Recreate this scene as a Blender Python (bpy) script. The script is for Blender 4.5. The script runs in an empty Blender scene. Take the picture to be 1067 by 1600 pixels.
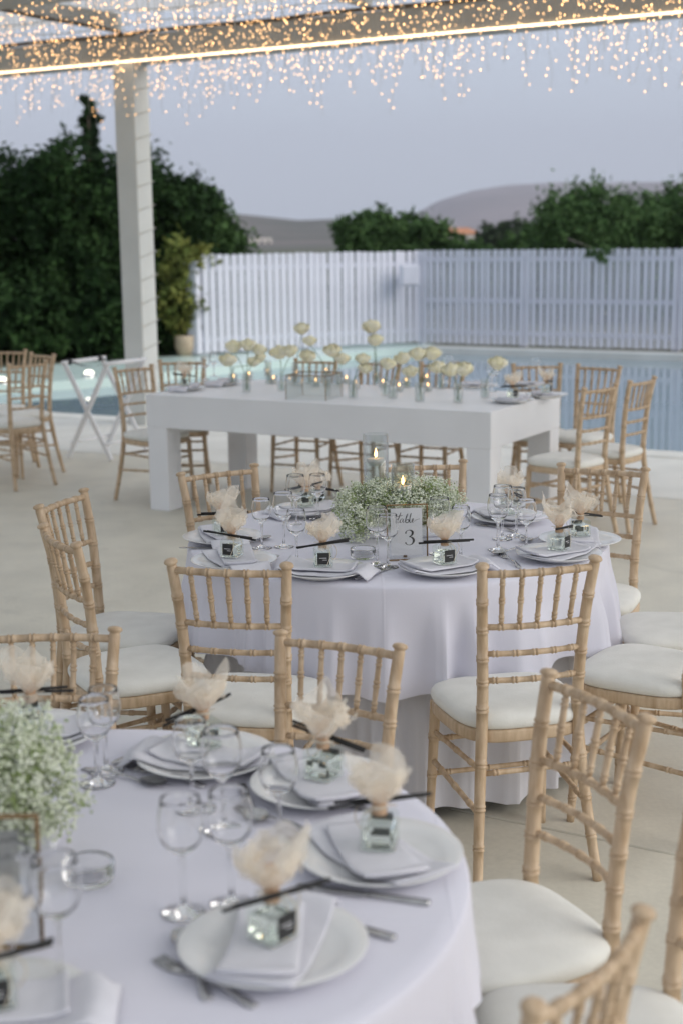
import bpy, math, random
import numpy as np
from mathutils import Vector, Matrix, noise as mnoise

sc = bpy.context.scene
C = sc.collection
R = math.radians
random.seed(7)
rng = np.random.default_rng(7)

# ------------------------------------------------------------------ camera
CAM_H, F_PX, CX, CY = 1.77, 2222.0, 533.5, 800.0
PITCH = math.atan((CY - 374.0) / F_PX)
ROLL = R(0.7)
FW = Vector((0, math.cos(PITCH), -math.sin(PITCH)))
RT0 = Vector((1, 0, 0)); UP0 = RT0.cross(FW)
RT = RT0 * math.cos(ROLL) - UP0 * math.sin(ROLL)
UP = UP0 * math.cos(ROLL) + RT0 * math.sin(ROLL)
cd = bpy.data.cameras.new('camera'); cam = bpy.data.objects.new('camera', cd); C.objects.link(cam)
cam.matrix_world = Matrix((
    (RT.x, UP.x, -FW.x, 0), (RT.y, UP.y, -FW.y, 0), (RT.z, UP.z, -FW.z, CAM_H), (0, 0, 0, 1)))
cd.sensor_fit = 'VERTICAL'; cd.sensor_height = 36.0; cd.sensor_width = 24.0; cd.lens = 50.0
cd.clip_start = 0.05; cd.clip_end = 20000
cd.dof.use_dof = True; cd.dof.focus_distance = 4.3; cd.dof.aperture_fstop = 2.9
sc.camera = cam

# ------------------------------------------------------------------ world, sun, exposure
SUN_AZ, SUN_EL = R(108), R(28)         # azimuth from +y towards +x: the light comes from the right, soft
w = bpy.data.worlds.new('World'); sc.world = w; w.use_nodes = True
nt = w.node_tree; nt.nodes.clear()
sky = nt.nodes.new('ShaderNodeTexSky'); sky.sky_type = 'NISHITA'; sky.sun_disc = False
sky.sun_elevation = SUN_EL; sky.sun_rotation = SUN_AZ; sky.air_density = 1.0; sky.dust_density = 2.0; sky.ozone_density = 2.0
sk = nt.nodes.new('ShaderNodeVectorMath'); sk.operation = 'SCALE'; sk.inputs['Scale'].default_value = 0.085
ov = nt.nodes.new('ShaderNodeMix'); ov.data_type = 'RGBA'; ov.inputs[0].default_value = 0.93
ov.inputs[7].default_value = (0.418, 0.468, 0.540, 1)   # even dusk overcast
bg = nt.nodes.new('ShaderNodeBackground'); bg.inputs[1].default_value = 1.0
wo = nt.nodes.new('ShaderNodeOutputWorld')
nt.links.new(sky.outputs[0], sk.inputs[0]); nt.links.new(sk.outputs[0], ov.inputs[6])
nt.links.new(ov.outputs[2], bg.inputs[0]); nt.links.new(bg.outputs[0], wo.inputs[0])
ld = bpy.data.lights.new('sun', 'SUN'); ld.energy = 1.5; ld.angle = R(50); ld.color = (1.0, 0.95, 0.88)
sun = bpy.data.objects.new('sun', ld); C.objects.link(sun)
sd = Vector((math.sin(SUN_AZ) * math.cos(SUN_EL), math.cos(SUN_AZ) * math.cos(SUN_EL), math.sin(SUN_EL)))
sun.rotation_euler = sd.to_track_quat('Z', 'Y').to_euler()
vs = sc.view_settings
vs.view_transform = 'Standard'; vs.look = 'None'; vs.gamma = 1.0; vs.use_curve_mapping = False; vs.exposure = 0.74
cy = sc.cycles
cy.use_denoising = True; cy.max_bounces = 14; cy.transmission_bounces = 14; cy.glossy_bounces = 6
cy.diffuse_bounces = 4; cy.transparent_max_bounces = 28; cy.sample_clamp_indirect = 6.0; cy.volume_bounces = 0

# ------------------------------------------------------------------ pixel helpers (photo pixels -> points)
def ray(x, y): return FW + RT * ((x - CX) / F_PX) - UP * ((y - CY) / F_PX)
def atz(x, y, z=0.0):
    d = ray(x, y); return Vector((0, 0, CAM_H)) + d * ((z - CAM_H) / d.z)
def aty(x, y, Y):
    d = ray(x, y); return Vector((0, 0, CAM_H)) + d * (Y / d.y)
UA = R(-29.7)
U = Vector((math.cos(UA), math.sin(UA), 0)); V = Vector((-U.y, U.x, 0)); Z = Vector((0, 0, 1))

# ------------------------------------------------------------------ materials
MATS = {}
def newmat(name):
    m = bpy.data.materials.new(name); m.use_nodes = True; n = m.node_tree; n.nodes.clear()
    out = n.nodes.new('ShaderNodeOutputMaterial'); MATS[name] = m
    return m, n, out
def N(n, t, **kw):
    x = n.nodes.new(t)
    for k, v in kw.items():
        if k.startswith('i_'): x.inputs[k[2:].replace('_', ' ')].default_value = v
        elif k.startswith('n'): x.inputs[int(k[1:])].default_value = v
        else: setattr(x, k, v)
    return x
def c4(c): return (c[0], c[1], c[2], 1)
def pbr(name, col, col2=None, scale=8, rough=.6, bump=0.0, bscale=60, stretch=(1, 1, 1), metallic=0, spec=.5, detail=5, lo=.35, hi=.65, island=0.0, sheen=0.0, coat=0.0, rvar=0.0, coords='Object'):
    m, n, out = newmat(name)
    b = N(n, 'ShaderNodeBsdfPrincipled'); b.inputs['Roughness'].default_value = rough; b.inputs['Metallic'].default_value = metallic
    b.inputs['Specular IOR Level'].default_value = spec; b.inputs['Sheen Weight'].default_value = sheen; b.inputs['Coat Weight'].default_value = coat
    b.inputs['Base Color'].default_value = c4(col)
    tc = N(n, 'ShaderNodeTexCoord'); mp = N(n, 'ShaderNodeMapping'); mp.inputs['Scale'].default_value = stretch
    n.links.new(tc.outputs[coords], mp.inputs[0])
    if col2:
        no = N(n, 'ShaderNodeTexNoise'); no.inputs['Scale'].default_value = scale; no.inputs['Detail'].default_value = detail
        n.links.new(mp.outputs[0], no.inputs['Vector'])
        mr = N(n, 'ShaderNodeMapRange'); mr.inputs[1].default_value = lo; mr.inputs[2].default_value = hi
        n.links.new(no.outputs[0], mr.inputs[0])
        mx = N(n, 'ShaderNodeMix', data_type='RGBA'); mx.inputs[6].default_value = c4(col); mx.inputs[7].default_value = c4(col2)
        n.links.new(mr.outputs[0], mx.inputs[0]); last = mx.outputs[2]
        if island:
            ge = N(n, 'ShaderNodeNewGeometry'); hs = N(n, 'ShaderNodeHueSaturation')
            m2 = N(n, 'ShaderNodeMapRange'); m2.inputs[3].default_value = 1 - island; m2.inputs[4].default_value = 1 + island
            n.links.new(ge.outputs['Random Per Island'], m2.inputs[0]); n.links.new(m2.outputs[0], hs.inputs['Value'])
            n.links.new(last, hs.inputs['Color']); last = hs.outputs[0]
        n.links.new(last, b.inputs['Base Color'])
        if rvar:
            m3 = N(n, 'ShaderNodeMapRange'); m3.inputs[3].default_value = rough - rvar; m3.inputs[4].default_value = rough + rvar
            n.links.new(no.outputs[0], m3.inputs[0]); n.links.new(m3.outputs[0], b.inputs['Roughness'])
    if bump:
        nb = N(n, 'ShaderNodeTexNoise'); nb.inputs['Scale'].default_value = bscale; nb.inputs['Detail'].default_value = 4
        n.links.new(mp.outputs[0], nb.inputs['Vector'])
        bp = N(n, 'ShaderNodeBump'); bp.inputs['Strength'].default_value = bump; bp.inputs['Distance'].default_value = .004
        n.links.new(nb.outputs[0], bp.inputs['Height']); n.links.new(bp.outputs[0], b.inputs['Normal'])
    n.links.new(b.outputs[0], out.inputs[0]); return m
def emit(name, col, s, sampling=True):
    m, n, out = newmat(name); e = N(n, 'ShaderNodeEmission'); e.inputs[0].default_value = c4(col); e.inputs[1].default_value = s
    n.links.new(e.outputs[0], out.inputs[0])
    if not sampling: m.cycles.emission_sampling = 'NONE'
    return m
def glass(name, col=(1, 1, 1), ior=1.45, rough=0.0):
    m, n, out = newmat(name); g = N(n, 'ShaderNodeBsdfGlass'); g.inputs[0].default_value = c4(col); g.inputs['Roughness'].default_value = rough; g.inputs['IOR'].default_value = ior
    n.links.new(g.outputs[0], out.inputs[0]); return m
def thin(name, tint, lo=.05, hi=.55, pw=4.0):
    m, n, out = newmat(name); t = N(n, 'ShaderNodeBsdfTransparent'); t.inputs[0].default_value = c4(tint)
    g = N(n, 'ShaderNodeBsdfGlossy'); g.inputs['Roughness'].default_value = .03
    f = N(n, 'ShaderNodeLayerWeight'); f.inputs[0].default_value = .5
    po = N(n, 'ShaderNodeMath', operation='POWER'); po.inputs[1].default_value = pw
    mu = N(n, 'ShaderNodeMapRange'); mu.inputs[3].default_value = lo; mu.inputs[4].default_value = hi
    mx = N(n, 'ShaderNodeMixShader'); n.links.new(f.outputs['Facing'], po.inputs[0]); n.links.new(po.outputs[0], mu.inputs[0]); n.links.new(mu.outputs[0], mx.inputs[0])
    n.links.new(t.outputs[0], mx.inputs[1]); n.links.new(g.outputs[0], mx.inputs[2]); n.links.new(mx.outputs[0], out.inputs[0]); return m
def sheer(name, col, col2, trans, transl=.5, scale=30):
    m, n, out = newmat(name)
    tc = N(n, 'ShaderNodeTexCoord'); no = N(n, 'ShaderNodeTexNoise'); no.inputs['Scale'].default_value = scale
    n.links.new(tc.outputs['Object'], no.inputs['Vector'])
    cm = N(n, 'ShaderNodeMix', data_type='RGBA'); cm.inputs[6].default_value = c4(col); cm.inputs[7].default_value = c4(col2); n.links.new(no.outputs[0], cm.inputs[0])
    d = N(n, 'ShaderNodeBsdfDiffuse'); l = N(n, 'ShaderNodeBsdfTranslucent'); n.links.new(cm.outputs[2], d.inputs[0]); n.links.new(cm.outputs[2], l.inputs[0])
    a = N(n, 'ShaderNodeMixShader'); a.inputs[0].default_value = transl; n.links.new(d.outputs[0], a.inputs[1]); n.links.new(l.outputs[0], a.inputs[2])
    t = N(n, 'ShaderNodeBsdfTransparent'); b = N(n, 'ShaderNodeMixShader'); b.inputs[0].default_value = trans
    n.links.new(a.outputs[0], b.inputs[1]); n.links.new(t.outputs[0], b.inputs[2]); n.links.new(b.outputs[0], out.inputs[0]); return m

M_wood = pbr('limed_beech', (.66, .505, .345), (.45, .31, .185), scale=9, rough=.48, stretch=(6, 6, 1.2), bump=.15, bscale=40, lo=.3, hi=.7, rvar=.08)
M_cush = pbr('ivory_fabric', (.82, .81, .755), (.76, .75, .695), scale=14, rough=.9, bump=.25, bscale=160, sheen=.2)
M_cloth = pbr('white_linen', (.77, .76, .845), (.73, .72, .805), scale=2.5, rough=.88, bump=.06, bscale=220, sheen=.15)
def add_creases(m, step, depth):
    n = m.node_tree; b = [x for x in n.nodes if x.type == 'BSDF_PRINCIPLED'][0]; bp0 = [x for x in n.nodes if x.type == 'BUMP'][0]
    tc = N(n, 'ShaderNodeTexCoord'); sx = N(n, 'ShaderNodeSeparateXYZ'); n.links.new(tc.outputs['Object'], sx.inputs[0]); hs_ = []
    for ax, off in ((0, .07), (1, .19)):
        a = N(n, 'ShaderNodeMath', operation='ADD'); a.inputs[1].default_value = off; n.links.new(sx.outputs[ax], a.inputs[0])
        p = N(n, 'ShaderNodeMath', operation='PINGPONG'); p.inputs[1].default_value = step; n.links.new(a.outputs[0], p.inputs[0])
        r = N(n, 'ShaderNodeMapRange'); r.inputs[1].default_value = 0; r.inputs[2].default_value = .006; r.inputs[3].default_value = 1; r.inputs[4].default_value = 0; n.links.new(p.outputs[0], r.inputs[0]); hs_.append(r)
    mx = N(n, 'ShaderNodeMath', operation='MAXIMUM'); n.links.new(hs_[0].outputs[0], mx.inputs[0]); n.links.new(hs_[1].outputs[0], mx.inputs[1])
    big = N(n, 'ShaderNodeTexNoise'); big.inputs['Scale'].default_value = 7; n.links.new(tc.outputs['Object'], big.inputs['Vector'])
    ad = N(n, 'ShaderNodeMath', operation='MULTIPLY_ADD'); ad.inputs[1].default_value = 1.6; n.links.new(big.outputs[0], ad.inputs[0]); n.links.new(mx.outputs[0], ad.inputs[2])
    bp = N(n, 'ShaderNodeBump'); bp.inputs['Strength'].default_value = .5; bp.inputs['Distance'].default_value = depth
    n.links.new(ad.outputs[0], bp.inputs['Height']); n.links.new(bp0.outputs[0], bp.inputs['Normal']); n.links.new(bp.outputs[0], b.inputs['Normal'])
add_creases(M_cloth, .36, .0014)
M_cloth2 = pbr('white_linen_underlay', (.74, .735, .775), (.70, .695, .735), scale=2.5, rough=.9, bump=.2, bscale=220)
M_napkin = pbr('napkin_linen', (.74, .735, .785), (.68, .675, .725), scale=14, rough=.9, bump=.3, bscale=250)
M_plate = pbr('white_china', (.80, .80, .795), (.77, .77, .77), scale=3, rough=.16, coat=.3)
M_steel = pbr('polished_steel', (.62, .61, .60), (.5, .5, .5), scale=20, rough=.14, metallic=1)
M_brass = pbr('brass', (.42, .27, .13), (.30, .19, .09), scale=20, rough=.25, metallic=1)
M_glass = glass('clear_glass', (1, 1, 1), 1.42)
M_pane = thin('pane_glass', (.97, .975, .975))
M_vase = thin('vase_glass', (.955, .97, .965), .06, .75, 2.2)
M_liquid = glass('mint_liquid', (.985, .998, .975), 1.33)
M_bottle = thin('bottle_glass', (.955, .98, .96), .05, .5)
M_water = thin('vase_water', (.94, .965, .96), .02, .25)
M_bowl = thin('wine_bowl_glass', (.965, .97, .972), .05, .85, 2.4)
M_black = pbr('black_paper', (.018, .018, .018), (.03, .03, .03), rough=.6)
M_reed = pbr('black_reed', (.012, .011, .011), (.02, .02, .02), rough=.75)
M_cork = pbr('cork', (.55, .38, .25), (.42, .27, .17), scale=120, rough=.85)
M_string = pbr('cream_string', (.74, .66, .52), (.64, .55, .42), scale=90, rough=.9)
M_tulle = sheer('peach_tulle', (.99, .945, .86), (.98, .89, .76), .52, .5)
M_tulle_core = sheer('peach_tulle_gather', (.88, .64, .44), (.85, .60, .40), .25, .5)
M_paper = pbr('card_paper', (.88, .875, .90), (.86, .855, .88), scale=4, rough=.8)
M_paper_shaded = pbr('shaded_card_paper', (.36, .36, .355), (.32, .32, .315), scale=4, rough=.85)  # shade on the backlit near card, put into its paper colour
M_ink = pbr('ink', (.03, .03, .035), (.05, .05, .055), rough=.7)
M_floret = pbr('floret_white', (.83, .85, .74), (.72, .77, .56), scale=40, rough=.8, island=.12)
M_stalk = pbr('floret_stalk', (.24, .32, .10), (.34, .42, .17), scale=30, rough=.7)
M_petal = pbr('cream_petal', (.93, .87, .57), (.95, .91, .72), scale=30, rough=.65, island=.08)
M_stem = pbr('flower_stem', (.10, .17, .05), (.14, .22, .07), scale=20, rough=.6)
M_wax = pbr('white_wax', (.85, .84, .80), (.82, .80, .75), rough=.5)
M_flame = emit('flame', (1.0, .52, .19), 6, False)
M_white = pbr('white_painted_wood', (.88, .88, .895), (.84, .84, .855), scale=3, rough=.45, bump=.06, bscale=30, rvar=.08)
M_pillar = pbr('pillar_paint', (.66, .67, .64), (.60, .61, .58), scale=2, rough=.6, bump=.1, bscale=25)
M_fence = pbr('white_fence_paint', (.71, .71, .775), (.62, .62, .685), scale=3, rough=.6, stretch=(1, 1, .4))
M_floor = None
M_mint = pbr('mint_plaster', (.62, .77, .71), (.68, .81, .75), scale=1.2, rough=.25)
M_deck = pbr('pale_paving', (.76, .75, .70), (.68, .67, .62), scale=2.2, rough=.75, bump=.2, bscale=90)
M_poolwall = pbr('pool_tiles', (.22, .36, .44), (.26, .40, .48), scale=2, rough=.4)
M_lamp = emit('pool_lamp', (1.0, .96, .82), 2.2)
M_led = emit('warm_led', (1.0, .70, .42), 2.8)
M_bulb = emit('warm_bulb', (1.0, .54, .22), 4.0, False)
M_wire = pbr('pale_wire', (.42, .41, .36), (.5, .49, .43), rough=.5)
M_dark = pbr('shadow_strip_brown', (.10, .07, .045), (.14, .10, .07), scale=30, rough=.85)  # dark tone for the shadow lines drawn under the roof
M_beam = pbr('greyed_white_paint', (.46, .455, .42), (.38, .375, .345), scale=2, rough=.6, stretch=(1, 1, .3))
M_roof = sheer('awning_fabric', (.82, .82, .82), (.78, .78, .78), 0.0, .54, 2)
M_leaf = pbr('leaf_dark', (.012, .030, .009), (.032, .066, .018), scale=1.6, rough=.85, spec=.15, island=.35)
M_leaf2 = pbr('leaf_green', (.05, .10, .032), (.085, .15, .05), scale=1.2, rough=.85, spec=.15, island=.3)
M_leaf3 = pbr('leaf_grey_green', (.05, .075, .04), (.075, .10, .055), scale=1.2, rough=.85, spec=.15, island=.3)
M_leaf4 = pbr('leaf_yellow', (.20, .20, .05), (.12, .16, .04), scale=3, rough=.85, spec=.15, island=.3)
M_bark = pbr('bark', (.09, .07, .05), (.14, .11, .08), scale=20, rough=.9, bump=.6, bscale=40)
M_terra = pbr('pale_clay_pot', (.62, .50, .36), (.52, .40, .28), scale=9, rough=.8)
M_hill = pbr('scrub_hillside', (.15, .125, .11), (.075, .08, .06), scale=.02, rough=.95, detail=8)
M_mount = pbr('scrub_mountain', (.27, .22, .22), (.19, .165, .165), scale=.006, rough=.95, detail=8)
M_soil = pbr('dry_grass_ground', (.11, .10, .06), (.06, .075, .035), scale=.3, rough=.95)
M_tile = pbr('orange_roof', (.55, .24, .12), (.45, .19, .09), scale=2, rough=.85)
M_house = pbr('house_wall', (.66, .60, .54), (.6, .55, .5), scale=1, rough=.9)
M_winpane = pbr('dark_window', (.05, .055, .06), (.04, .045, .05), rough=.2)

# polished concrete: large cloudy tones, fine speckle, a gloss that varies
m, n, out = newmat('polished_concrete'); M_floor = m
b = N(n, 'ShaderNodeBsdfPrincipled'); tc = N(n, 'ShaderNodeTexCoord')
n1 = N(n, 'ShaderNodeTexNoise'); n1.inputs['Scale'].default_value = .9; n1.inputs['Detail'].default_value = 7; n1.inputs['Roughness'].default_value = .62
n2 = N(n, 'ShaderNodeTexNoise'); n2.inputs['Scale'].default_value = 55; n2.inputs['Detail'].default_value = 3
n3 = N(n, 'ShaderNodeTexNoise'); n3.inputs['Scale'].default_value = 3.4; n3.inputs['Detail'].default_value = 5
for q in (n1, n2, n3): n.links.new(tc.outputs['Object'], q.inputs['Vector'])
r1 = N(n, 'ShaderNodeMapRange'); r1.inputs[1].default_value = .3; r1.inputs[2].default_value = .7; n.links.new(n1.outputs[0], r1.inputs[0])
mx = N(n, 'ShaderNodeMix', data_type='RGBA'); mx.inputs[6].default_value = (.69, .655, .555, 1); mx.inputs[7].default_value = (.60, .57, .48, 1); n.links.new(r1.outputs[0], mx.inputs[0])
r2 = N(n, 'ShaderNodeMapRange'); r2.inputs[3].default_value = .90; r2.inputs[4].default_value = 1.10; n.links.new(n2.outputs[0], r2.inputs[0])
r3 = N(n, 'ShaderNodeMapRange'); r3.inputs[1].default_value = .35; r3.inputs[2].default_value = .65; r3.inputs[3].default_value = .93; r3.inputs[4].default_value = 1.06; n.links.new(n3.outputs[0], r3.inputs[0])
n5 = N(n, 'ShaderNodeTexNoise'); n5.inputs['Scale'].default_value = 1.7; n5.inputs['Detail'].default_value = 9; n5.inputs['Roughness'].default_value = .7; n5.inputs['Distortion'].default_value = 1.2; n.links.new(tc.outputs['Object'], n5.inputs['Vector'])
r5 = N(n, 'ShaderNodeMapRange'); r5.inputs[1].default_value = .56; r5.inputs[2].default_value = .74; r5.inputs[3].default_value = 1.0; r5.inputs[4].default_value = .80; n.links.new(n5.outputs[0], r5.inputs[0])
m0 = N(n, 'ShaderNodeMath', operation='MULTIPLY'); n.links.new(r2.outputs[0], m0.inputs[0]); n.links.new(r5.outputs[0], m0.inputs[1])
mm = N(n, 'ShaderNodeMath', operation='MULTIPLY'); n.links.new(m0.outputs[0], mm.inputs[0]); n.links.new(r3.outputs[0], mm.inputs[1])
hs = N(n, 'ShaderNodeHueSaturation'); n.links.new(mm.outputs[0], hs.inputs['Value']); n.links.new(mx.outputs[2], hs.inputs['Color'])
n.links.new(hs.outputs[0], b.inputs['Base Color'])
r4 = N(n, 'ShaderNodeMapRange'); r4.inputs[3].default_value = .42; r4.inputs[4].default_value = .62; n.links.new(n3.outputs[0], r4.inputs[0]); n.links.new(r4.outputs[0], b.inputs['Roughness'])
n.links.new(b.outputs[0], out.inputs[0])
# pool water
m, n, out = newmat('pool_water'); M_pool = m
b = N(n, 'ShaderNodeBsdfPrincipled'); b.inputs['Base Color'].default_value = (.27, .35, .40, 1); b.inputs['Roughness'].default_value = .03; b.inputs['IOR'].default_value = 1.33
tc = N(n, 'ShaderNodeTexCoord'); mp = N(n, 'ShaderNodeMapping'); mp.inputs['Scale'].default_value = (1, 1, 1); n.links.new(tc.outputs['Object'], mp.inputs[0])
nb = N(n, 'ShaderNodeTexNoise'); nb.inputs['Scale'].default_value = 1.6; nb.inputs['Detail'].default_value = 2; n.links.new(mp.outputs[0], nb.inputs['Vector'])
bp = N(n, 'ShaderNodeBump'); bp.inputs['Strength'].default_value = .12; bp.inputs['Distance'].default_value = .02; n.links.new(nb.outputs[0], bp.inputs['Height']); n.links.new(bp.outputs[0], b.inputs['Normal'])
n.links.new(b.outputs[0], out.inputs[0])

# ------------------------------------------------------------------ mesh helpers
class MB:
    def __init__(s): s.v = []; s.f = []; s.sm = []
    def add(s, vs, fs, smooth=True):
        o = len(s.v); s.v += [tuple(p) for p in vs]; s.f += [tuple(i + o for i in f) for f in fs]; s.sm += [smooth] * len(fs); return s
    def box(s, c, d, ax=(Vector((1, 0, 0)), Vector((0, 1, 0)), Z), bev=0.0):
        c = Vector(c); h = [Vector(a) * (k / 2) for a, k in zip(ax, d)]
        if not bev:
            vs = [c + h[0] * a + h[1] * b_ + h[2] * e for e in (-1, 1) for b_ in (-1, 1) for a in (-1, 1)]
            return s.add(vs, [(0, 2, 3, 1), (4, 5, 7, 6), (0, 1, 5, 4), (1, 3, 7, 5), (3, 2, 6, 7), (2, 0, 4, 6)], False)
        # chamfered box: 24 points
        u = [Vector(a) for a in ax]; H = [k / 2 for k in d]; pts = []; idx = {}
        for sx in (-1, 1):
            for sy in (-1, 1):
                for sz in (-1, 1):
                    for a in range(3):
                        k = [H[0] - bev, H[1] - bev, H[2] - bev]; k[a] = H[a]
                        idx[(sx, sy, sz, a)] = len(pts); pts.append(c + u[0] * sx * k[0] + u[1] * sy * k[1] + u[2] * sz * k[2])
        fs = []
        S = (-1, 1)
        for a in range(3):
            o1, o2 = (a + 1) % 3, (a + 2) % 3
            for sa in S:
                q = []
                for s1, s2 in ((-1, -1), (1, -1), (1, 1), (-1, 1)):
                    k = [0, 0, 0]; k[a] = sa; k[o1] = s1; k[o2] = s2; q.append(idx[(*k, a)])
                fs.append(tuple(q if sa > 0 else q[::-1]))
            for s1 in S:
                for s2 in S:
                    k0 = [0, 0, 0]; k0[o1] = s1; k0[o2] = s2; k0[a] = -1; k1 = list(k0); k1[a] = 1
                    q = (idx[(*k0, o1)], idx[(*k0, o2)], idx[(*k1, o2)], idx[(*k1, o1)])
                    fs.append(q if s1 * s2 < 0 else q[::-1])
        for sx in S:
            for sy in S:
                for sz in S:
                    q = tuple(idx[(sx, sy, sz, a)] for a in range(3)); fs.append(q if sx * sy * sz > 0 else q[::-1])
        return s.add(pts, fs, False)
    def bar(s, p, q, a, b_, up=Z, bev=0.0):
        p, q = Vector(p), Vector(q); d = (q - p); L = d.length; d = d / L
        sx = d.cross(Vector(up)); sx.normalize(); sz = sx.cross(d)
        return s.box((p + q) / 2, (L, a, b_), (d, sx, sz), bev)
    def tube(s, path, rad, seg=8, caps=True, closed=False, squash=None):
        P = [Vector(p) for p in path]; n_ = len(P); rad = rad if hasattr(rad, '__len__') else [rad] * n_
        vs = []; prev = None
        for i in range(n_):
            t = (P[(i + 1) % n_] - P[i - 1]) if closed else (P[min(i + 1, n_ - 1)] - P[max(i - 1, 0)])
            t.normalize()
            if prev is None:
                a = t.cross(Vector((0, 0, 1))) if abs(t.z) < .9 else t.cross(Vector((0, 1, 0)))
            else:
                a = prev - t * prev.dot(t)
            a.normalize(); prev = a; b_ = t.cross(a)
            for k in range(seg):
                an = 2 * math.pi * k / seg; vs.append(P[i] + a * (math.cos(an) * rad[i]) + b_ * (math.sin(an) * rad[i]))
        fs = []
        m_ = n_ if closed else n_ - 1
        for i in range(m_):
            for k in range(seg):
                a0 = i * seg + k; a1 = i * seg + (k + 1) % seg; b0 = ((i + 1) % n_) * seg + k; b1 = ((i + 1) % n_) * seg + (k + 1) % seg
                fs.append((a0, a1, b1, b0))
        if caps and not closed:
            fs.append(tuple(range(seg))[::-1]); fs.append(tuple((n_ - 1) * seg + k for k in range(seg)))
        return s.add(vs, fs)
    def lathe(s, prof, seg=24, c=(0, 0, 0), loop=False, wob=None):
        c = Vector(c); vs = []; fs = []; rows = []
        for (r, z) in prof:
            if r < 1e-6: rows.append([len(vs)]); vs.append(c + Vector((0, 0, z)))
            else:
                rows.append(list(range(len(vs), len(vs) + seg)))
                for k in range(seg):
                    a = 2 * math.pi * k / seg; rr = r * (wob(a, z) if wob else 1); vs.append(c + Vector((rr * math.cos(a), rr * math.sin(a), z)))
        pr = list(zip(rows[:-1], rows[1:])) + ([(rows[-1], rows[0])] if loop else [])
        for A, B in pr:
            if len(A) == 1 and len(B) == 1: continue
            for k in range(seg):
                k2 = (k + 1) % seg
                if len(A) == 1: fs.append((A[0], B[k2], B[k]))
                elif len(B) == 1: fs.append((A[k], A[k2], B[0]))
                else: fs.append((A[k], A[k2], B[k2], B[k]))
        return s.add(vs, fs)
    def grid(s, nu, nv, fn, closeu=False):
        vs = [fn(i / (nu if closeu else nu - 1), j / (nv - 1)) for j in range(nv) for i in range(nu)]
        fs = []
        for j in range(nv - 1):
            for i in range(nu if closeu else nu - 1):
                i2 = (i + 1) % nu; fs.append((j * nu + i, j * nu + i2, (j + 1) * nu + i2, (j + 1) * nu + i))
        return s.add(vs, fs)
    def poly(s, pts, z0, z1):
        n_ = len(pts); vs = [(p[0], p[1], z0) for p in pts] + [(p[0], p[1], z1) for p in pts]
        return s.add(vs, [tuple(range(n_))[::-1], tuple(range(n_, 2 * n_))] + [(i, (i + 1) % n_, n_ + (i + 1) % n_, n_ + i) for i in range(n_)], False)
    def mesh(s, name, mat):
        me = bpy.data.meshes.new(name); me.from_pydata(s.v, [], s.f); me.polygons.foreach_set('use_smooth', s.sm)
        me.materials.append(mat); me.update(); return me
    def build(s, name, mat, parent=None, loc=None, rz=0, kind=None):
        return put(name, s.mesh(name, mat), parent, loc, rz, kind)
def put(name, me, parent=None, loc=None, rz=0, kind=None):
    o = bpy.data.objects.new(name, me); C.objects.link(o)
    if parent: o.parent = parent
    if loc is not None: o.location = loc
    o.rotation_euler.z = rz
    if kind: o['kind'] = kind
    return o
def tag(o, label, cat, group=None):
    o['label'] = label; o['category'] = cat
    if group: o['group'] = group
    return o
def empty(name, loc, rz, label, cat, group=None):
    o = bpy.data.objects.new(name, None); C.objects.link(o); o.empty_display_size = .05; o.location = loc; o.rotation_euler.z = rz
    return tag(o, label, cat, group)
def struct(o): o['kind'] = 'structure'; return o
def kids(o): return [x for x in bpy.data.objects if x.parent is o]
def copy_tree(tree, loc, rz, label, group=None, scale=None):
    """tree = (root, [(part, [subparts])])"""
    r = tree[0].copy(); C.objects.link(r); r.location = loc; r.rotation_euler = (0, 0, rz); r['label'] = label
    if group: r['group'] = group
    if scale: r.scale = scale
    for p, subs in tree[1]:
        c = p.copy(); C.objects.link(c); c.parent = r
        for q in subs:
            d = q.copy(); C.objects.link(d); d.parent = c
    return r
def tree_of(root): return (root, [(p, kids(p)) for p in kids(root)])
def fast_mesh(name, verts, faces4, mat, smooth=False):
    """numpy verts (n,3), quads (m,4) or triangles (m,3)"""
    me = bpy.data.meshes.new(name); k = faces4.shape[1]
    me.vertices.add(len(verts)); me.vertices.foreach_set('co', verts.astype(np.float32).ravel())
    me.loops.add(faces4.size); me.loops.foreach_set('vertex_index', faces4.astype(np.int32).ravel())
    me.polygons.add(len(faces4)); me.polygons.foreach_set('loop_start', np.arange(0, faces4.size, k, dtype=np.int32))
    me.polygons.foreach_set('use_smooth', np.full(len(faces4), smooth)); me.materials.append(mat); me.update(calc_edges=True); return me
def crom(pts, n_=6, closed=False):
    P = [Vector(p) for p in pts]; out = []
    m_ = len(P) if closed else len(P) - 1
    for i in range(m_):
        p0 = P[i - 1] if (closed or i > 0) else P[0]; p1 = P[i]; p2 = P[(i + 1) % len(P)]; p3 = P[(i + 2) % len(P)] if (closed or i + 2 < len(P)) else P[-1]
        for k in range(n_):
            t = k / n_
            out.append(.5 * ((2 * p1) + (p2 - p0) * t + (2 * p0 - 5 * p1 + 4 * p2 - p3) * t * t + (3 * p1 - p0 - 3 * p2 + p3) * t ** 3))
    if not closed: out.append(P[-1])
    return out

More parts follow.
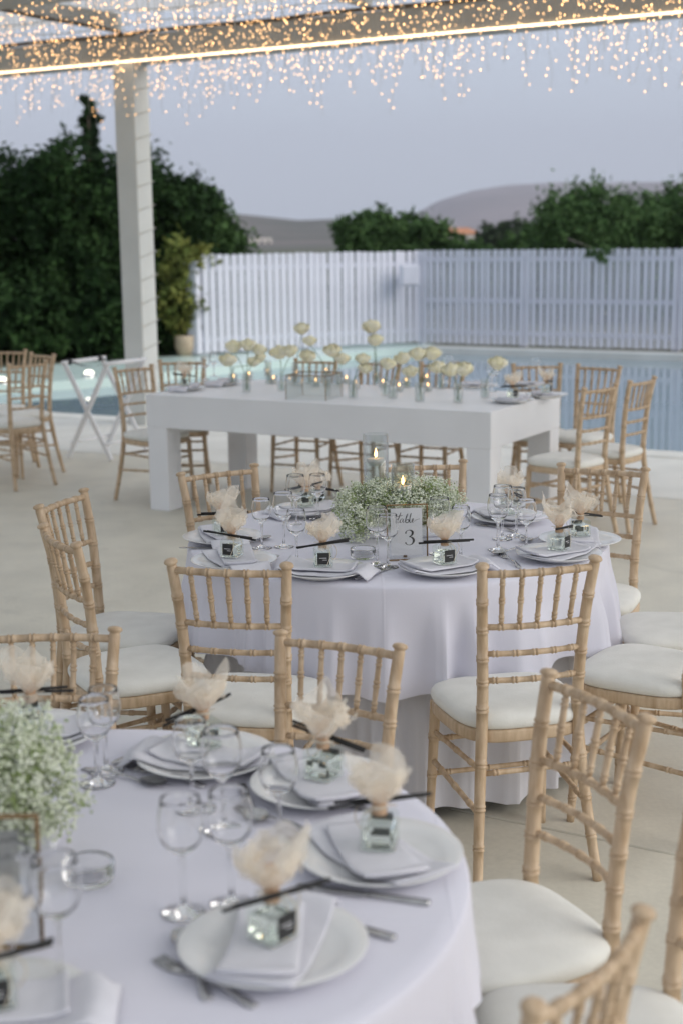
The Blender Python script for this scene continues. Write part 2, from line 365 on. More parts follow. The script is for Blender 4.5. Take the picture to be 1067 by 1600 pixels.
# ------------------------------------------------------------------ the setting
def uv(a, b_, z=0.0): return U * a + V * b_ + Z * z
g = MB(); g.add([(-9000, -3000, -.4), (9000, -3000, -.4), (9000, 12000, -.4), (-9000, 12000, -.4)], [(0, 1, 2, 3)], False)
struct(g.build('ground', M_soil))
t = MB().box(uv(-1, 3.7, -.07), (26, 15.6, .1), (U, V, Z)).build('terrace', M_black); struct(t)
VJ = [-4.2, -1.74, 3.84, 9.42]; UJ = [-14, -8.2, 3.0, 12]
for i in range(3):
    for j in range(3):
        a0, a1, b0, b1 = UJ[j], UJ[j + 1], VJ[i], VJ[i + 1]
        MB().box(uv((a0 + a1) / 2, (b0 + b1) / 2, -.03), (a1 - a0 - .007, b1 - b0 - .007, .06), (U, V, Z), .004).build('floor_slab', M_floor, t)
# pale paving along the pool, in big slabs
pv = MB().box(uv(-1, 10.46, -.075), (26, 2.07, .11), (U, V, Z)).build('pool_paving', M_black); struct(pv)
k = -14
while k < 12:
    MB().box(uv(k + 1.3, 10.3, -.022), (2.594, 1.75, .05), (U, V, Z), .004).build('paving_slab', M_deck, pv)
    MB().box(uv(k + 1.3, 11.345, -.018), (2.594, .325, .062), (U, V, Z), .008).build('coping_stone', M_deck, pv)
    k += 2.6
bs = MB().box(uv(-4, 11.52, -.6), (40, .03, 1.1), (U, V, Z)).build('pool_edge', M_poolwall); struct(bs)
wt = MB(); wt.add([uv(-26, 11.5, -.09), uv(14, 11.5, -.09), uv(14, 21.15, -.09), uv(-26, 21.15, -.09)], [(0, 1, 2, 3)], False)
wo_ = wt.build('pool_water', M_pool); struct(wo_)
fc = MB().box(uv(-1, 21.25, -.2), (24, .36, .44), (U, V, Z), .01).build('pool_far_coping', M_deck); struct(fc)
shelf = [(-14, 12.6), (-4.28, 17.8), (-2.91, 18.66), (.72, 22.9), (1.6, 23.9), (.4, 24.4), (-2.1, 22.4), (-4.7, 20.4), (-14, 15.4)]
struct(MB().poly(shelf, -.5, .03).build('pool_shelf', M_mint))
bed = [(-14, 15.3), (-4.7, 20.3), (-2.1, 22.3), (.4, 24.3), (1.4, 23.9), (12, 18.0), (30, 40), (-30, 45), (-30, 15)]
struct(MB().poly(bed, -.5, .025).build('planting_bed', M_soil))
# hills
def ridge(name, mat, Y, x0, x1, prof, depth, seed, rough):
    nx, ny = 90, 26
    def fn(a, b_):
        px = x0 + (x1 - x0) * a
        top = aty(px, np.interp(px, [p[0] for p in prof], [p[1] for p in prof]), Y)
        h = top.z; f = math.sin(min(1, b_ * 1.02) * math.pi / 2) if b_ < 1 else 1
        yy = Y - depth * (1 - b_)
        nz = mnoise.fractal(Vector((top.x * .004 + seed, yy * .004, seed)), 1, 2, 5) * rough
        return (top.x * (yy / Y) ** .3, yy, -.4 + (h + .4) * f ** 1.3 + nz * f * (1 - .6 * b_))
    return struct(MB().grid(nx, ny, fn).build(name, mat))
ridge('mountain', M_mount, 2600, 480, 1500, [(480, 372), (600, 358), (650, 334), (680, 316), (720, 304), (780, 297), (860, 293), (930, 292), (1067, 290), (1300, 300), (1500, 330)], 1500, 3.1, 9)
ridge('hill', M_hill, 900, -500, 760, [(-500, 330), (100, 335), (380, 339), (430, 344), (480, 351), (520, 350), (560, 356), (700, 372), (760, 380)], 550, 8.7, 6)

# ------------------------------------------------------------------ white picket fences: every picket, rail and post a part
def fence(p, q, zb, zt, pitch, pw, label, rails, postat, group='white picket fences round the pool', yawf=None):
    p, q = Vector(p), Vector(q); d = q - p; L = d.length; d = d / L; nn = Vector((-d.y, d.x, 0))
    if nn.y > 0: nn = -nn                       # towards the camera side
    root = empty('picket_fence', (p.x, p.y, zb), math.atan2(d.y, d.x), label, 'fence', group)
    h = zt - zb; side = nn.dot(Vector((-d.y, d.x, 0)))
    pk = MB().add([(-pw / 2, -.011, .04), (pw / 2, -.011, .04), (pw / 2, .011, .04), (-pw / 2, .011, .04), (-pw / 2, -.011, h - .015), (pw / 2, -.011, h - .015), (pw / 2, .011, h - .015), (-pw / 2, .011, h - .015), (-pw / 4, -.011, h), (pw / 4, -.011, h), (pw / 4, .011, h), (-pw / 4, .011, h)],
        [(0, 3, 2, 1), (0, 1, 5, 4), (1, 2, 6, 5), (2, 3, 7, 6), (3, 0, 4, 7), (4, 5, 9, 8), (5, 6, 10, 9), (6, 7, 11, 10), (7, 4, 8, 11), (8, 9, 10, 11)], False).mesh('picket', M_fence)
    n_ = round(L / pitch); pitch = L / n_
    for i in range(n_):
        o = put('picket', pk, root, (pitch * (i + .5) + random.uniform(-.004, .004), .03 * side, random.uniform(-.008, .004))); o.rotation_euler.y = random.uniform(-.006, .006)
    for z in rails:
        MB().box((L / 2, 0, z * h), (L, .036, .075), bev=.004).build('rail', M_fence, root)
    for x in postat:
        MB().box((x, -.062 * side, (h - .03) / 2), (.11, .085, h - .03), bev=.005).build('post', M_fence, root)
CORNER = Vector((1.30, 24.0, 0))
fr_end = CORNER + U * 9.2
fence(CORNER, fr_end, .02, 1.58, .113, .084, 'white picket fence standing along the far edge of the pool water', [.14, .475, .90], [.06, 1.9, 4.4, 6.9])
LEFTEND = atz(318, 552, .06)
fence(LEFTEND, CORNER + U * .02, .03, 1.57, .122, .097, 'white close-set picket fence running from the potted plant to the fence corner', [.15, .86], [.05, 1.8])
MB2 = MB().box((0, 0, .69), (.20, .20, 1.38), bev=.01)
fp = empty('fence_post', atz(308, 553, .05), UA, 'thick square white end post of the fence beside the clay pot', 'post')
MB2.build('shaft', M_fence, fp); MB().box((0, 0, 1.395), (.25, .25, .03), bev=.008).build('cap', M_fence, fp)
sp = aty(637, 440, 23.55)
bx = empty('wall_lamp', (sp.x, sp.y, sp.z), UA + R(45), 'white box lamp fixed high on the fence corner', 'lamp')
MB().box((0, -.06, .1), (.30, .16, .34), bev=.02).build('housing', M_fence, bx); MB().box((0, -.16, -.045), (.24, .04, .03), bev=.004).build('lens', M_pane, bx); MB().box((0, .08, .1), (.1, .16, .1)).build('bracket', M_fence, bx)

# pool lamps
for x, y, lab in ((140, 588, 'round lit pool lamp on the mint shelf beside the folding stand'), (4, 599, 'round lit pool lamp on the mint shelf behind the stray chairs'), (825, 554, 'round lit pool lamp at the foot of the far picket fence')):
    p = atz(x, y, .03 if x < 500 else -.09)
    if x > 500: p = Vector((p.x, p.y, -.09)) - V * .0
    l = empty('pool_lamp', p, 0, lab, 'lamp', 'pool lamps')
    MB().lathe([(.085, -.01), (.085, .015), (.07, .035), (.06, .035)], 20).build('ring', M_steel, l)
    MB().lathe([(.068, .02), (.062, .055), (.04, .075), (0, .082)], 20).build('lens', M_lamp, l)

# ------------------------------------------------------------------ pergola
per = empty('pergola', uv(-8.6, 11.2), UA, 'white timber pergola with a fabric roof over the terrace', 'pergola')
PU = (Vector((1, 0, 0)), Vector((0, 1, 0)), Z)
PILL = Vector((-1.93, 14.02, 0)); pu = PILL.dot(U) + 8.6
def pillar(x):
    q = MB().box((x, 0, 1.707), (.235, .235, 3.414), bev=.006).build('pillar', M_pillar, per)
pillar(pu); pillar(pu + 8.6)
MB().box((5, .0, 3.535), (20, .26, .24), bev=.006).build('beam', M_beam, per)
MB().box((5, -.137, 3.426), (20, .014, .015)).build('led_strip', M_led, per)
MB().tube([(-5 + .25 * i, -.14 + .006 * math.sin(i * 1.7), 3.672 + .006 * math.sin(i * .9)) for i in range(81)], .018, 7).build('shadow_strip', M_dark, per)  # dark strip in place of the shadowed gap between beam and roof
for i, x in enumerate((pu - 5.0, pu - 2.55, pu - .05, pu + 2.6, pu + 5.2, pu + 7.8, pu + 10.8)):
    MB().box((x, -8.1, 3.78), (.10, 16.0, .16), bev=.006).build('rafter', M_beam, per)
    if x < pu: MB().tube([(x + .07, -.15 - .3 * k, 3.69 + .005 * math.sin(k * 1.3)) for k in range(26)], .016, 7).build('shadow_strip', M_dark, per)  # same drawn shadow line repeated beside these rafters
for i in range(10):
    y0 = -1.62 * i
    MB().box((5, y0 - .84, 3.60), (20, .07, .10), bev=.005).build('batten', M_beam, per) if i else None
xs = (pu - 5.0, pu - 2.55, pu - .05, pu + 2.6, pu + 5.2, pu + 7.8, pu + 10.8)
for i in range(6):
    x0, x1 = xs[i] + .055, xs[i + 1] - .055
    def fab(a, b_, x0=x0, x1=x1):
        return (x0 + (x1 - x0) * a, -.15 - 15.8 * b_, 3.86 - .05 * math.sin(math.pi * a) - .03 * abs(math.sin(b_ * 5 * math.pi)))
    MB().grid(9, 60, fab).build('roof_fabric', M_roof, per)

# fairy-light curtains: wires and bulbs are far too small to pick apart
oct_v = np.array([(1, 0, 0), (-1, 0, 0), (0, 1, 0), (0, -1, 0), (0, 0, 1.3), (0, 0, -1.3)], float)
oct_f = np.array([(0, 2, 4), (2, 1, 4), (1, 3, 4), (3, 0, 4), (2, 0, 5), (1, 2, 5), (3, 1, 5), (0, 3, 5)])
def bulbs_mesh(name, pts, r, mat):
    pts = np.asarray(pts); n_ = len(pts); rr = r * rng.uniform(.8, 1.15, n_)
    v = (pts[:, None, :] + oct_v[None] * rr[:, None, None]).reshape(-1, 3); f = (oct_f[None] + 6 * np.arange(n_)[:, None, None]).reshape(-1, 3)
    return fast_mesh(name, v, f, mat)
rows = [(.34, 'just beyond the long beam'), (-.30, 'just inside the long beam'), (-.95, 'second row in from the long beam'), (-1.7, 'third row in from the long beam'), (-2.4, 'fourth row in from the long beam'), (-3.2, 'fifth row in from the long beam')]
for off, word in rows:
    o = empty('light_curtain', uv(-8.6, 11.2 + off), UA, 'hanging warm fairy light curtain, ' + word, 'fairy lights', 'fairy light curtains under the pergola')
    pts = []; wv = MB(); x = -1.2; zt = 3.72
    wv.tube([(a * .35, .02 * math.sin(a * 2.1), zt + .02 * math.sin(a * 1.3)) for a in range(-4, 40)], .004, 4)
    while x < 12.4:
        dens = 1.0 if x < 8.5 else .7
        x += random.uniform(.045, .115) / dens
        L = random.choice((.32, .4, .5, .58, .64, .72, .84)) + random.uniform(-.06, .04); path = []; nseg = 9; px_, py_ = x, random.uniform(-.07, .07)
        wob = random.uniform(0, 6)
        for k in range(nseg + 1):
            t_ = k / nseg; path.append((px_ + .022 * math.sin(wob + t_ * 9) * t_, py_ + .02 * math.cos(wob * 1.7 + t_ * 7), zt - L * t_))
        wv.tube(path, .0014, 3, caps=False)
        zz = .08
        while zz < L:
            t_ = zz / L * nseg; i0 = min(int(t_), nseg - 1); a, b_ = Vector(path[i0]), Vector(path[i0 + 1]); p = a.lerp(b_, t_ - i0)
            pts.append((p.x + random.uniform(-.05, .05), p.y + random.uniform(-.05, .05), p.z + random.uniform(-.02, .02))); zz += random.uniform(.055, .11)
    wv.build('wire', M_wire, o, kind='stuff')
    put('bulb_cluster', bulbs_mesh('bulb_cluster', pts, .0052, M_bulb), o, kind='stuff')
ws = empty('wound_light_string', PILL, UA, 'thin unlit string of tiny bulbs wound round the white pillar', 'fairy lights')
pth = []; bl = []
for k in range(14 * 4 + 1):
    cx, cy_ = [(-1, -1), (1, -1), (1, 1), (-1, 1)][k % 4]; pth.append((cx * .124, cy_ * .124, .25 + k * .055)); 
    if k % 2: bl.append((cx * .132, cy_ * .132, .25 + k * .055))
wsw = MB().tube(pth, .0035, 4).build('wire', M_wire, ws)
put('bulb_cluster', bulbs_mesh('bulb_cluster', bl, .009, M_string), ws, kind='stuff')

# ------------------------------------------------------------------ trees and shrubs
def leaf_cloud(blobs, n_leaf, size, seed, clump=.28, asp=.5):
    r_ = np.random.default_rng(seed); vol = np.array([b_[3] * b_[4] * b_[5] for b_ in blobs]) ** .75; pr = vol / vol.sum()
    ncl = max(24, n_leaf // 26); which = r_.choice(len(blobs), ncl, p=pr)
    B = np.array(blobs)[which]
    d = r_.normal(size=(ncl, 3)); d /= np.linalg.norm(d, axis=1)[:, None]
    rad = r_.uniform(.35, 1.0, ncl) ** .5 * (1 + .12 * r_.normal(size=ncl))
    cc = B[:, :3] + d * rad[:, None] * B[:, 3:6]; cs = B[:, 3:6].mean(1) * clump * r_.uniform(.6, 1.3, ncl)
    ci = r_.integers(0, ncl, n_leaf); p = cc[ci] + r_.normal(size=(n_leaf, 3)) * cs[ci][:, None] * .6
    a = r_.normal(size=(n_leaf, 3)); a /= np.linalg.norm(a, axis=1)[:, None]
    b_ = np.cross(a, r_.normal(size=(n_leaf, 3))); b_ /= np.linalg.norm(b_, axis=1)[:, None]
    s = size * r_.uniform(.6, 1.35, n_leaf)[:, None]
    v = np.stack([p - a * s, p + b_ * s * asp, p + a * s, p - b_ * s * asp], 1).reshape(-1, 3)
    return v, np.arange(4 * n_leaf).reshape(-1, 4), cc
HG = 'dense shrubs behind the mint pool shelf'
FT = 'trees beyond the picket fence'
def tree(name, label, px, pytop, hw, Y, n_leaf, size, mat, seed, base_px=None, group=None, cat='tree', shape='round', zb=0.0, lowest=.12):
    r_ = random.Random(seed); top = aty(px, pytop, Y); x0 = top.x; H = top.z - zb; W = hw * Y / F_PX
    root = empty(name, (x0, Y, zb), 0, label, cat, group)
    blobs = []
    if shape == 'round':
        for k in range(11):
            a = r_.uniform(0, 6.28); rr = W * r_.uniform(.1, .62); z = H * r_.uniform(.35, .80)
            q = W * r_.uniform(.30, .46); blobs.append((rr * math.cos(a), rr * math.sin(a) * .8, z, q, q, min(q * .85, H * .22)))
        blobs.append((0, 0, H * .86, W * .34, W * .34, H * .15)); blobs.append((0, 0, H * .5, W * .62, W * .5, H * .32))
        if cat == 'tree' and group in (HG, FT):
            for k in range(10):
                a = r_.uniform(0, 6.28); blobs.append((W * .55 * math.cos(a), W * .45 * math.sin(a), H * r_.uniform(.62, .84), W * .36, W * .32, H * .13))
        if lowest < .2:
            for k in range(6):
                a = k * 1.05; blobs.append((W * .6 * math.cos(a), W * .5 * math.sin(a), H * .24, W * .4, W * .35, H * .24))
    elif shape == 'column':
        for k in range(8):
            t_ = k / 7; q = W * (1.0 - .72 * t_) * r_.uniform(.8, 1.1); blobs.append((r_.uniform(-.1, .1) * W, r_.uniform(-.1, .1) * W, H * (.12 + .8 * t_), q, q, H * .11))
    v, f, cc = leaf_cloud(blobs, n_leaf, size, seed)
    put('crown', fast_mesh('crown', v, f, mat), root, kind='stuff')
    tr = MB(); tw = max(.04, H * .028)
    tr.tube([(0, 0, -.03), (tw * .4, 0, H * .2), (-tw * .5, tw * .3, H * .45), (0, 0, H * .72)], [tw, tw * .8, tw * .6, tw * .25], 8)
    for k in range(6):
        c = cc[r_.randrange(len(cc))]; s = H * r_.uniform(.2, .5)
        tr.tube([(0, 0, s), (c[0] * .5, c[1] * .5, (s + c[2]) / 2 + .05 * H), tuple(c)], [tw * .45, tw * .3, tw * .1], 5)
    tr.build('trunk', M_bark, root); return root
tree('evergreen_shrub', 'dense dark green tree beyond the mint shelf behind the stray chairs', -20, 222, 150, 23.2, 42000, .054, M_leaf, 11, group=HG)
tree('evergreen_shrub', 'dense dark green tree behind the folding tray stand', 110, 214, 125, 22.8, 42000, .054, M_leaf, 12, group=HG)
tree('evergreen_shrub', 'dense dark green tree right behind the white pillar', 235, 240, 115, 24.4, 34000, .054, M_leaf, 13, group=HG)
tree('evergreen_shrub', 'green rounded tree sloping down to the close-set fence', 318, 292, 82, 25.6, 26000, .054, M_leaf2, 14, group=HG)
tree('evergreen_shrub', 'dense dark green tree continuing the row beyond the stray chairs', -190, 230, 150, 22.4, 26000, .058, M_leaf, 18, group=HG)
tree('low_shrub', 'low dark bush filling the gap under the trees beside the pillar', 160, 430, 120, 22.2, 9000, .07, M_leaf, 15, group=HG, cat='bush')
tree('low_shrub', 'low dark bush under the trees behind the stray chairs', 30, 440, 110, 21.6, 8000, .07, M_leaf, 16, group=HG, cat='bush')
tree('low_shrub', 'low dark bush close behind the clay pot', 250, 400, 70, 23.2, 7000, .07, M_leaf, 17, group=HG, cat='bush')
tree('cypress_tree', 'slim dark cypress top rising above the dense trees', 138, 138, 32, 38, 6000, .11, M_leaf, 21, cat='tree', shape='column')
tree('olive_tree', 'pointed green tree beyond the fence in front of the hill', 572, 318, 66, 33, 13000, .07, M_leaf2, 31, group=FT)
tree('olive_tree', 'light green tree beyond the fence next to the orange-roofed house', 645, 334, 70, 36, 13000, .075, M_leaf2, 32, group=FT)
tree('olive_tree', 'low green bush-like tree under the orange-roofed house', 720, 364, 65, 38, 10000, .075, M_leaf2, 33, group=FT)
tree('olive_tree', 'dark grey-green tree in front of the mountain foot', 790, 345, 55, 60, 8000, .13, M_leaf3, 34, group=FT)
tree('olive_tree', 'low green tree at the edge of the big tree', 842, 350, 70, 34, 14000, .07, M_leaf2, 35, group=FT)
tree('olive_tree', 'wide bushy green tree leaning over the picket fence', 935, 290, 125, 30, 36000, .056, M_leaf2, 36, group=FT)
tree('olive_tree', 'tall bushy green tree beyond the fence next to the leaning wide tree', 1060, 280, 125, 31, 36000, .056, M_leaf2, 37, group=FT)
# a spray of leaves hanging over the fence top
q = aty(935, 400, 22.0); v, f, _ = leaf_cloud([(0, 0, .05, .22, .08, .06), (.03, -.03, -.04, .07, .05, .06)], 200, .04, 44, clump=.5)
o = empty('overhanging_branch', (q.x, q.y, q.z), 0, 'leafy branch tip hanging down over the picket fence top', 'branch')
put('foliage', fast_mesh('foliage', v, f, M_leaf2), o, kind='stuff'); MB().tube([(.4, 5.5, .25), (.2, 2.5, .15), (.1, .6, .06), (0, .0, .0)], [.02, .012, .007, .004], 6).build('limb', M_bark, o)
# clay pot with a loose yellow-green plant
pp = Vector((-2.32, 21.8, .03)); pp = atz(292, 555, .03)
po = empty('potted_plant', pp, 0, 'pale clay pot with a loose yellow-green plant beside the fence end', 'potted plant')
MB().lathe([(0, 0), (.13, 0), (.175, .12), (.19, .28), (.175, .31), (.155, .31), (.15, .26), (0, .25)], 24).build('pot', M_terra, po)
v, f, _ = leaf_cloud([(.05, 0, .95, .22, .2, .45), (-.1, 0, .75, .28, .2, .35), (.12, 0, 1.5, .28, .22, .28), (-.12, .05, 1.35, .2, .2, .3)], 2600, .065, 51, clump=.4)
put('foliage', fast_mesh('foliage', v, f, M_leaf4), po, kind='stuff')
MB().tube([(0, 0, .25), (.02, 0, .8), (.08, 0, 1.5)], [.02, .016, .008], 6).tube([(0, 0, .25), (-.05, .02, .8), (-.12, .03, 1.4)], [.016, .012, .006], 6).build('stem', M_bark, po)
# far houses
def house(px, py, Y, W, D, Hh, rh, label, roofm):
    p = aty(px, py, Y); r = empty('house', (p.x, p.y, p.z), R(20), label, 'house', 'houses on the slope')
    MB().box((0, 0, Hh / 2), (W, D, Hh)).build('wall', M_house, r)
    if rh: MB().add([(-W * .54, -D * .56, Hh + .01), (W * .54, -D * .56, Hh + .01), (W * .54, D * .56, Hh + .01), (-W * .54, D * .56, Hh + .01), (-W * .3, 0, Hh + rh), (W * .3, 0, Hh + rh)], [(0, 1, 5, 4), (1, 2, 5), (2, 3, 4, 5), (3, 0, 4), (3, 2, 1, 0)], False).build('roof', roofm, r)
    for k in (-.3, .05, .33):
        MB().box((W * k, -D / 2 - .01, Hh * .5), (W * .1, .06, Hh * .4)).build('window', M_winpane, r)
house(716, 388, 250, 5.8, 5, 2.4, 1.1, 'far house with a low orange tiled roof behind the trees', M_tile)
house(404, 386, 420, 7, 5, 2.6, 0, 'tiny pale house low on the dark hillside', M_house)

# ------------------------------------------------------------------ chiavari chairs
def ringed(L, r, rings, amp=.22, n_=None, taper=None, ring_w=.006):
    """sample positions 0..L and radii with paired turned rings at the given positions"""
    ts = set(np.linspace(0, L, n_ or max(8, int(L / .03))).round(5))
    for c in rings:
        for d in (-.0085, -.0075, -.005, -.0025, -.0015, 0, .0015, .0025, .005, .0075, .0085): ts.add(round(c + d, 5))
    ts = sorted(set([0.0, L] + [t_ for t_ in ts if 0 <= t_ < L - 1e-4])); rs = []
    for t_ in ts:
        rr = r if taper is None else taper(t_)
        for c in rings:
            d = abs(t_ - c)
            if .0020 < d < .0080: rr *= 1 + amp
            elif d <= .0020: rr *= 1 - amp * .25
        rs.append(rr)
    return ts, rs
def along(path, t_):
    """point at arc length t_ of a polyline"""
    for a, b_ in zip(path[:-1], path[1:]):
        l = (b_ - a).length
        if t_ <= l + 1e-9: return a.lerp(b_, t_ / l)
        t_ -= l
    return path[-1].copy()
def spindle(p, q, r, rings, seg=8, amp=.22, curve=None, taper=None, caps=True):
    path = crom([p, q] if curve is None else curve, 8); L = sum((b_ - a).length for a, b_ in zip(path[:-1], path[1:]))
    ts, rs = ringed(L, r, [c * L for c in rings], amp, taper=(lambda t_: taper(t_ / L)) if taper else None)
    return MB().tube([along(path, t_) for t_ in ts], rs, seg, caps)
def make_chair():
    root = empty('chiavari_chair', (0, 0, 0), 0, 'x', 'chair')
    # local frame: origin on the floor under the back posts, +y towards the sitter's knees
    def post_pts(s): return [(s * .178, -.075, 0), (s * .158, -.03, .22), (s * .142, 0, .43), (s * .140, .0, .56), (s * .149, -.018, .76), (s * .160, -.046, .905)]
    post = {}
    for s in (-1, 1):
        path = crom(post_pts(s), 8); post[s] = path
        L = sum((b_ - a).length for a, b_ in zip(path[:-1], path[1:]))
        tp = lambda t_: .0138 + .0028 * min(1, t_ / (.45 * L)) if t_ < .5 * L else .0166 - .0020 * (t_ / L - .5) * 2
        ts, rs = ringed(L, .017, [c * L for c in (.14, .26, .39, .56, .645, .72, .81, .90)], .13, taper=tp)
        pts = [along(path, t_) for t_ in ts]
        dz = (pts[-1] - pts[-3]).normalized()
        for r_, h in ((.0135, .003), (.0135, .006), (.0185, .010), (.0195, .014), (.0165, .019), (.008, .022)):
            pts.append(along(path, L) + dz * h); rs.append(r_)
        MB().tube(pts, rs, 12).build('back_post', M_wood, root)
    def at_z(s, z):
        for a, b_ in zip(post[s][:-1], post[s][1:]):
            if a.z <= z <= b_.z: return a.lerp(b_, (z - a.z) / (b_.z - a.z))
        return post[s][-1]
    mid = lambda a, b_, dy: [a, (a * .75 + b_ * .25) + Vector((0, dy * .75, 0)), (a + b_) / 2 + Vector((0, dy, 0)), (a * .25 + b_ * .75) + Vector((0, dy * .75, 0)), b_]
    rr = {}
    for z, r_, rings, nm in ((.895, .0100, (.17, .335, .5, .665, .83), 'top_rail'), (.742, .0086, (.17, .335, .5, .665, .83), 'back_rail'), (.665, .0080, (.12, .31, .5, .69, .88), 'back_rail'), (.588, .0080, (.12, .31, .5, .69, .88), 'back_rail')):
        cv = mid(at_z(-1, z), at_z(1, z), -.020); rr[z] = crom(cv, 8); spindle(None, None, r_, rings, 10, .22, cv).build(nm, M_wood, root)
    for k in range(5):
        f_ = .17 + .165 * k; Lt = sum((b_ - a).length for a, b_ in zip(rr[.895][:-1], rr[.895][1:])); Lb = sum((b_ - a).length for a, b_ in zip(rr[.742][:-1], rr[.742][1:]))
        p = along(rr[.742], Lb * f_); q = along(rr[.895], Lt * f_)
        spindle(p, q, .0072, (.16, .5, .84), 8, .25, taper=lambda t_: .0058 + .0018 * math.sin(math.pi * t_)).build('spindle', M_wood, root)
    fl = {}
    for s in (-1, 1):
        a, b_ = Vector((s * .182, .345, 0)), Vector((s * .168, .325, .43)); fl[s] = (a, b_)
        spindle(a, b_, .016, (.18, .46, .74), 12, .12, taper=lambda t_: .0118 + .0048 * t_).build('front_leg', M_wood, root)
    fz = lambda s, z: fl[s][0].lerp(fl[s][1], z / .43)
    for s in (-1, 1):
        spindle(at_z(s, .335), fz(s, .335), .0075, (.2, .5, .8), 8).build('stretcher', M_wood, root)
        spindle(at_z(s, .215), fz(s, .245), .0082, (.2, .5, .8), 8).build('stretcher', M_wood, root)
    spindle(at_z(-1, .325), at_z(1, .325), .0082, (.15, .5, .85), 8).build('stretcher', M_wood, root)
    spindle(fz(-1, .31), fz(1, .31), .0082, (.15, .5, .85), 8).build('stretcher', M_wood, root)
    spindle(fz(-1, .20), fz(1, .20), .0082, (.15, .5, .85), 8).build('stretcher', M_wood, root)
    def outline(a, k=1.0):
        cx, sx = math.cos(a), math.sin(a); e = .55
        x = math.copysign(abs(cx) ** e, cx); y = math.copysign(abs(sx) ** e, sx)
        wd = .182 + .022 * (y + 1) / 2
        return Vector((x * wd * k, .175 + y * .190 * k, 0))
    def ring_stack(rows, seg=44):
        mb = MB(); vs = []; fs = []
        for k, z in rows: vs += [outline(2 * math.pi * i / seg, k) + Vector((0, 0, z(i / seg) if callable(z) else z)) for i in range(seg)]
        for j in range(len(rows) - 1):
            for i in range(seg): fs.append((j * seg + i, j * seg + (i + 1) % seg, (j + 1) * seg + (i + 1) % seg, (j + 1) * seg + i))
        fs.append(tuple(range(seg))[::-1]); fs.append(tuple((len(rows) - 1) * seg + i for i in range(seg))); return mb.add(vs, fs)
    ring_stack([(.93, .408), (.985, .408), (1.0, .414), (1.0, .437), (.99, .443), (.5, .443)]).build('seat_frame', M_wood, root)
    ring_stack([(.9, .4445), (.965, .4445), (1.0, .450), (1.018, .460), (1.015, .471), (.985, .481), (.92, .488), (.78, .4935), (.55, .4965), (.25, .498)]).build('cushion', M_cush, root)
    return root
chair0 = make_chair(); CH = tree_of(chair0); chair_used = [False]
def chair(loc, rz, label, group, k=1.0):
    if not chair_used[0]:
        chair_used[0] = True; chair0.location = loc; chair0.rotation_euler = (0, 0, rz); chair0.scale = (k, k, k); tag(chair0, label, 'chair', group); return chair0
    return copy_tree(CH, loc, rz, label, group, (k, k, k))
def chair_tops(pa, pb, label, group, toward, k=1.0):
    """two finial pixels give place and turn; toward = a point the chair faces"""
    z = .925 * k; a, b_ = atz(*pa, z), atz(*pb, z); m_ = (a + b_) / 2; d = (b_ - a); d.z = 0; d.normalize(); nrm = Vector((-d.y, d.x, 0))
    if nrm.dot(Vector((toward[0], toward[1], 0)) - Vector((m_.x, m_.y, 0))) < 0: nrm = -nrm
    rz = math.atan2(-nrm.x, nrm.y); loc = Vector((m_.x, m_.y, 0)) + nrm * .05 * k
    return chair(loc, rz, label, group, k)
def chair_face(x, y, fx, fy, label, group, k=1.0): return chair(Vector((x, y, 0)), math.atan2(-fx, fy), label, group, k)
def chair_polar(c, ang, rad, label, group, twist=0):
    a = R(ang); loc = Vector((c[0] + rad * math.cos(a), c[1] + rad * math.sin(a), 0)); nrm = Vector((-math.cos(a), -math.sin(a), 0))
    return chair(loc, math.atan2(-nrm.x, nrm.y) + R(twist), label, group)
T3 = (.19, 4.78); T2 = (-.49, 2.17); LT_L = Vector((-1.285, 9.40, 0))
LTC = LT_L + U * 1.26 + V * .55
G3 = 'chiavari chairs round table 3'; G2 = 'chiavari chairs round the other round table'; GL = 'chiavari chairs round the long white table'; GS = 'stray chiavari chairs by the pool'
W_ = 'pale wood chiavari chair '
chair_tops((271, 874), (444, 880), W_ + 'of table 3 overlapped by a grey-card table chair', G3, T3)
chair_tops((757, 881), (926, 869), W_ + 'at table 3 standing beside the dark floor joint', G3, T3)
chair_tops((70, 785), (122, 766), W_ + 'of table 3 side-on to the open floor, partly covered by another', G3, T3)
chair_tops((70, 820), (116, 846), W_ + 'of table 3 whose back covers part of its neighbour', G3, T3)
chair_tops((281, 738), (399, 724), W_ + 'across table 3 nearest the long table leg', G3, T3)
chair_tops((879, 723), (1005, 730), W_ + 'across table 3 in front of the long table end chairs', G3, T3)
chair_tops((604, 722), (714, 718), W_ + 'of table 3 showing only a top rail behind candles', G3, T3)
chair_polar(T3, -10, 1.12, W_ + 'of table 3 with a seat half behind another seat', G3, 6)
chair_polar(T3, -38, 1.13, W_ + 'at table 3 with its seat showing beyond the cloth corner', G3, 4)
chair_tops((-40, 982), (202, 979), W_ + 'of the grey-card table behind its flower cloud', G2, T2, .94)
chair_tops((437, 984), (627, 1006), W_ + 'of the grey-card table with its back against table 3 cloth', G2, T2, .94)
chair_face(.440, 2.600, -.90, -.43, W_ + 'of the grey-card table whose whole ivory seat shows', G2, .985)
chair_face(.575, 2.135, -1, -.06, W_ + 'of the grey-card table between two of its other chairs', G2, .985)
chair_tops((842, 1562), (1001, 1423), W_ + 'of the grey-card table, only top rail and spindles showing', G2, T2, .94)
chair_tops((180, 574), (236, 569), W_ + 'at the end of the long white table beside the folding stand', GL, LTC)
chair_tops((252, 562), (318, 561), W_ + 'behind the long white table next to the pillar', GL, LTC)
chair_tops((801, 568), (875, 567), W_ + 'behind the long white table at its plates with tulle bottles', GL, LTC)
chair_tops((899, 568), (972, 572), W_ + 'set corner-wise behind the long table, against the water', GL, LTC)
chair_tops((909, 606), (965, 598), W_ + 'at the long table end, overlapping the table corner', GL, LTC)
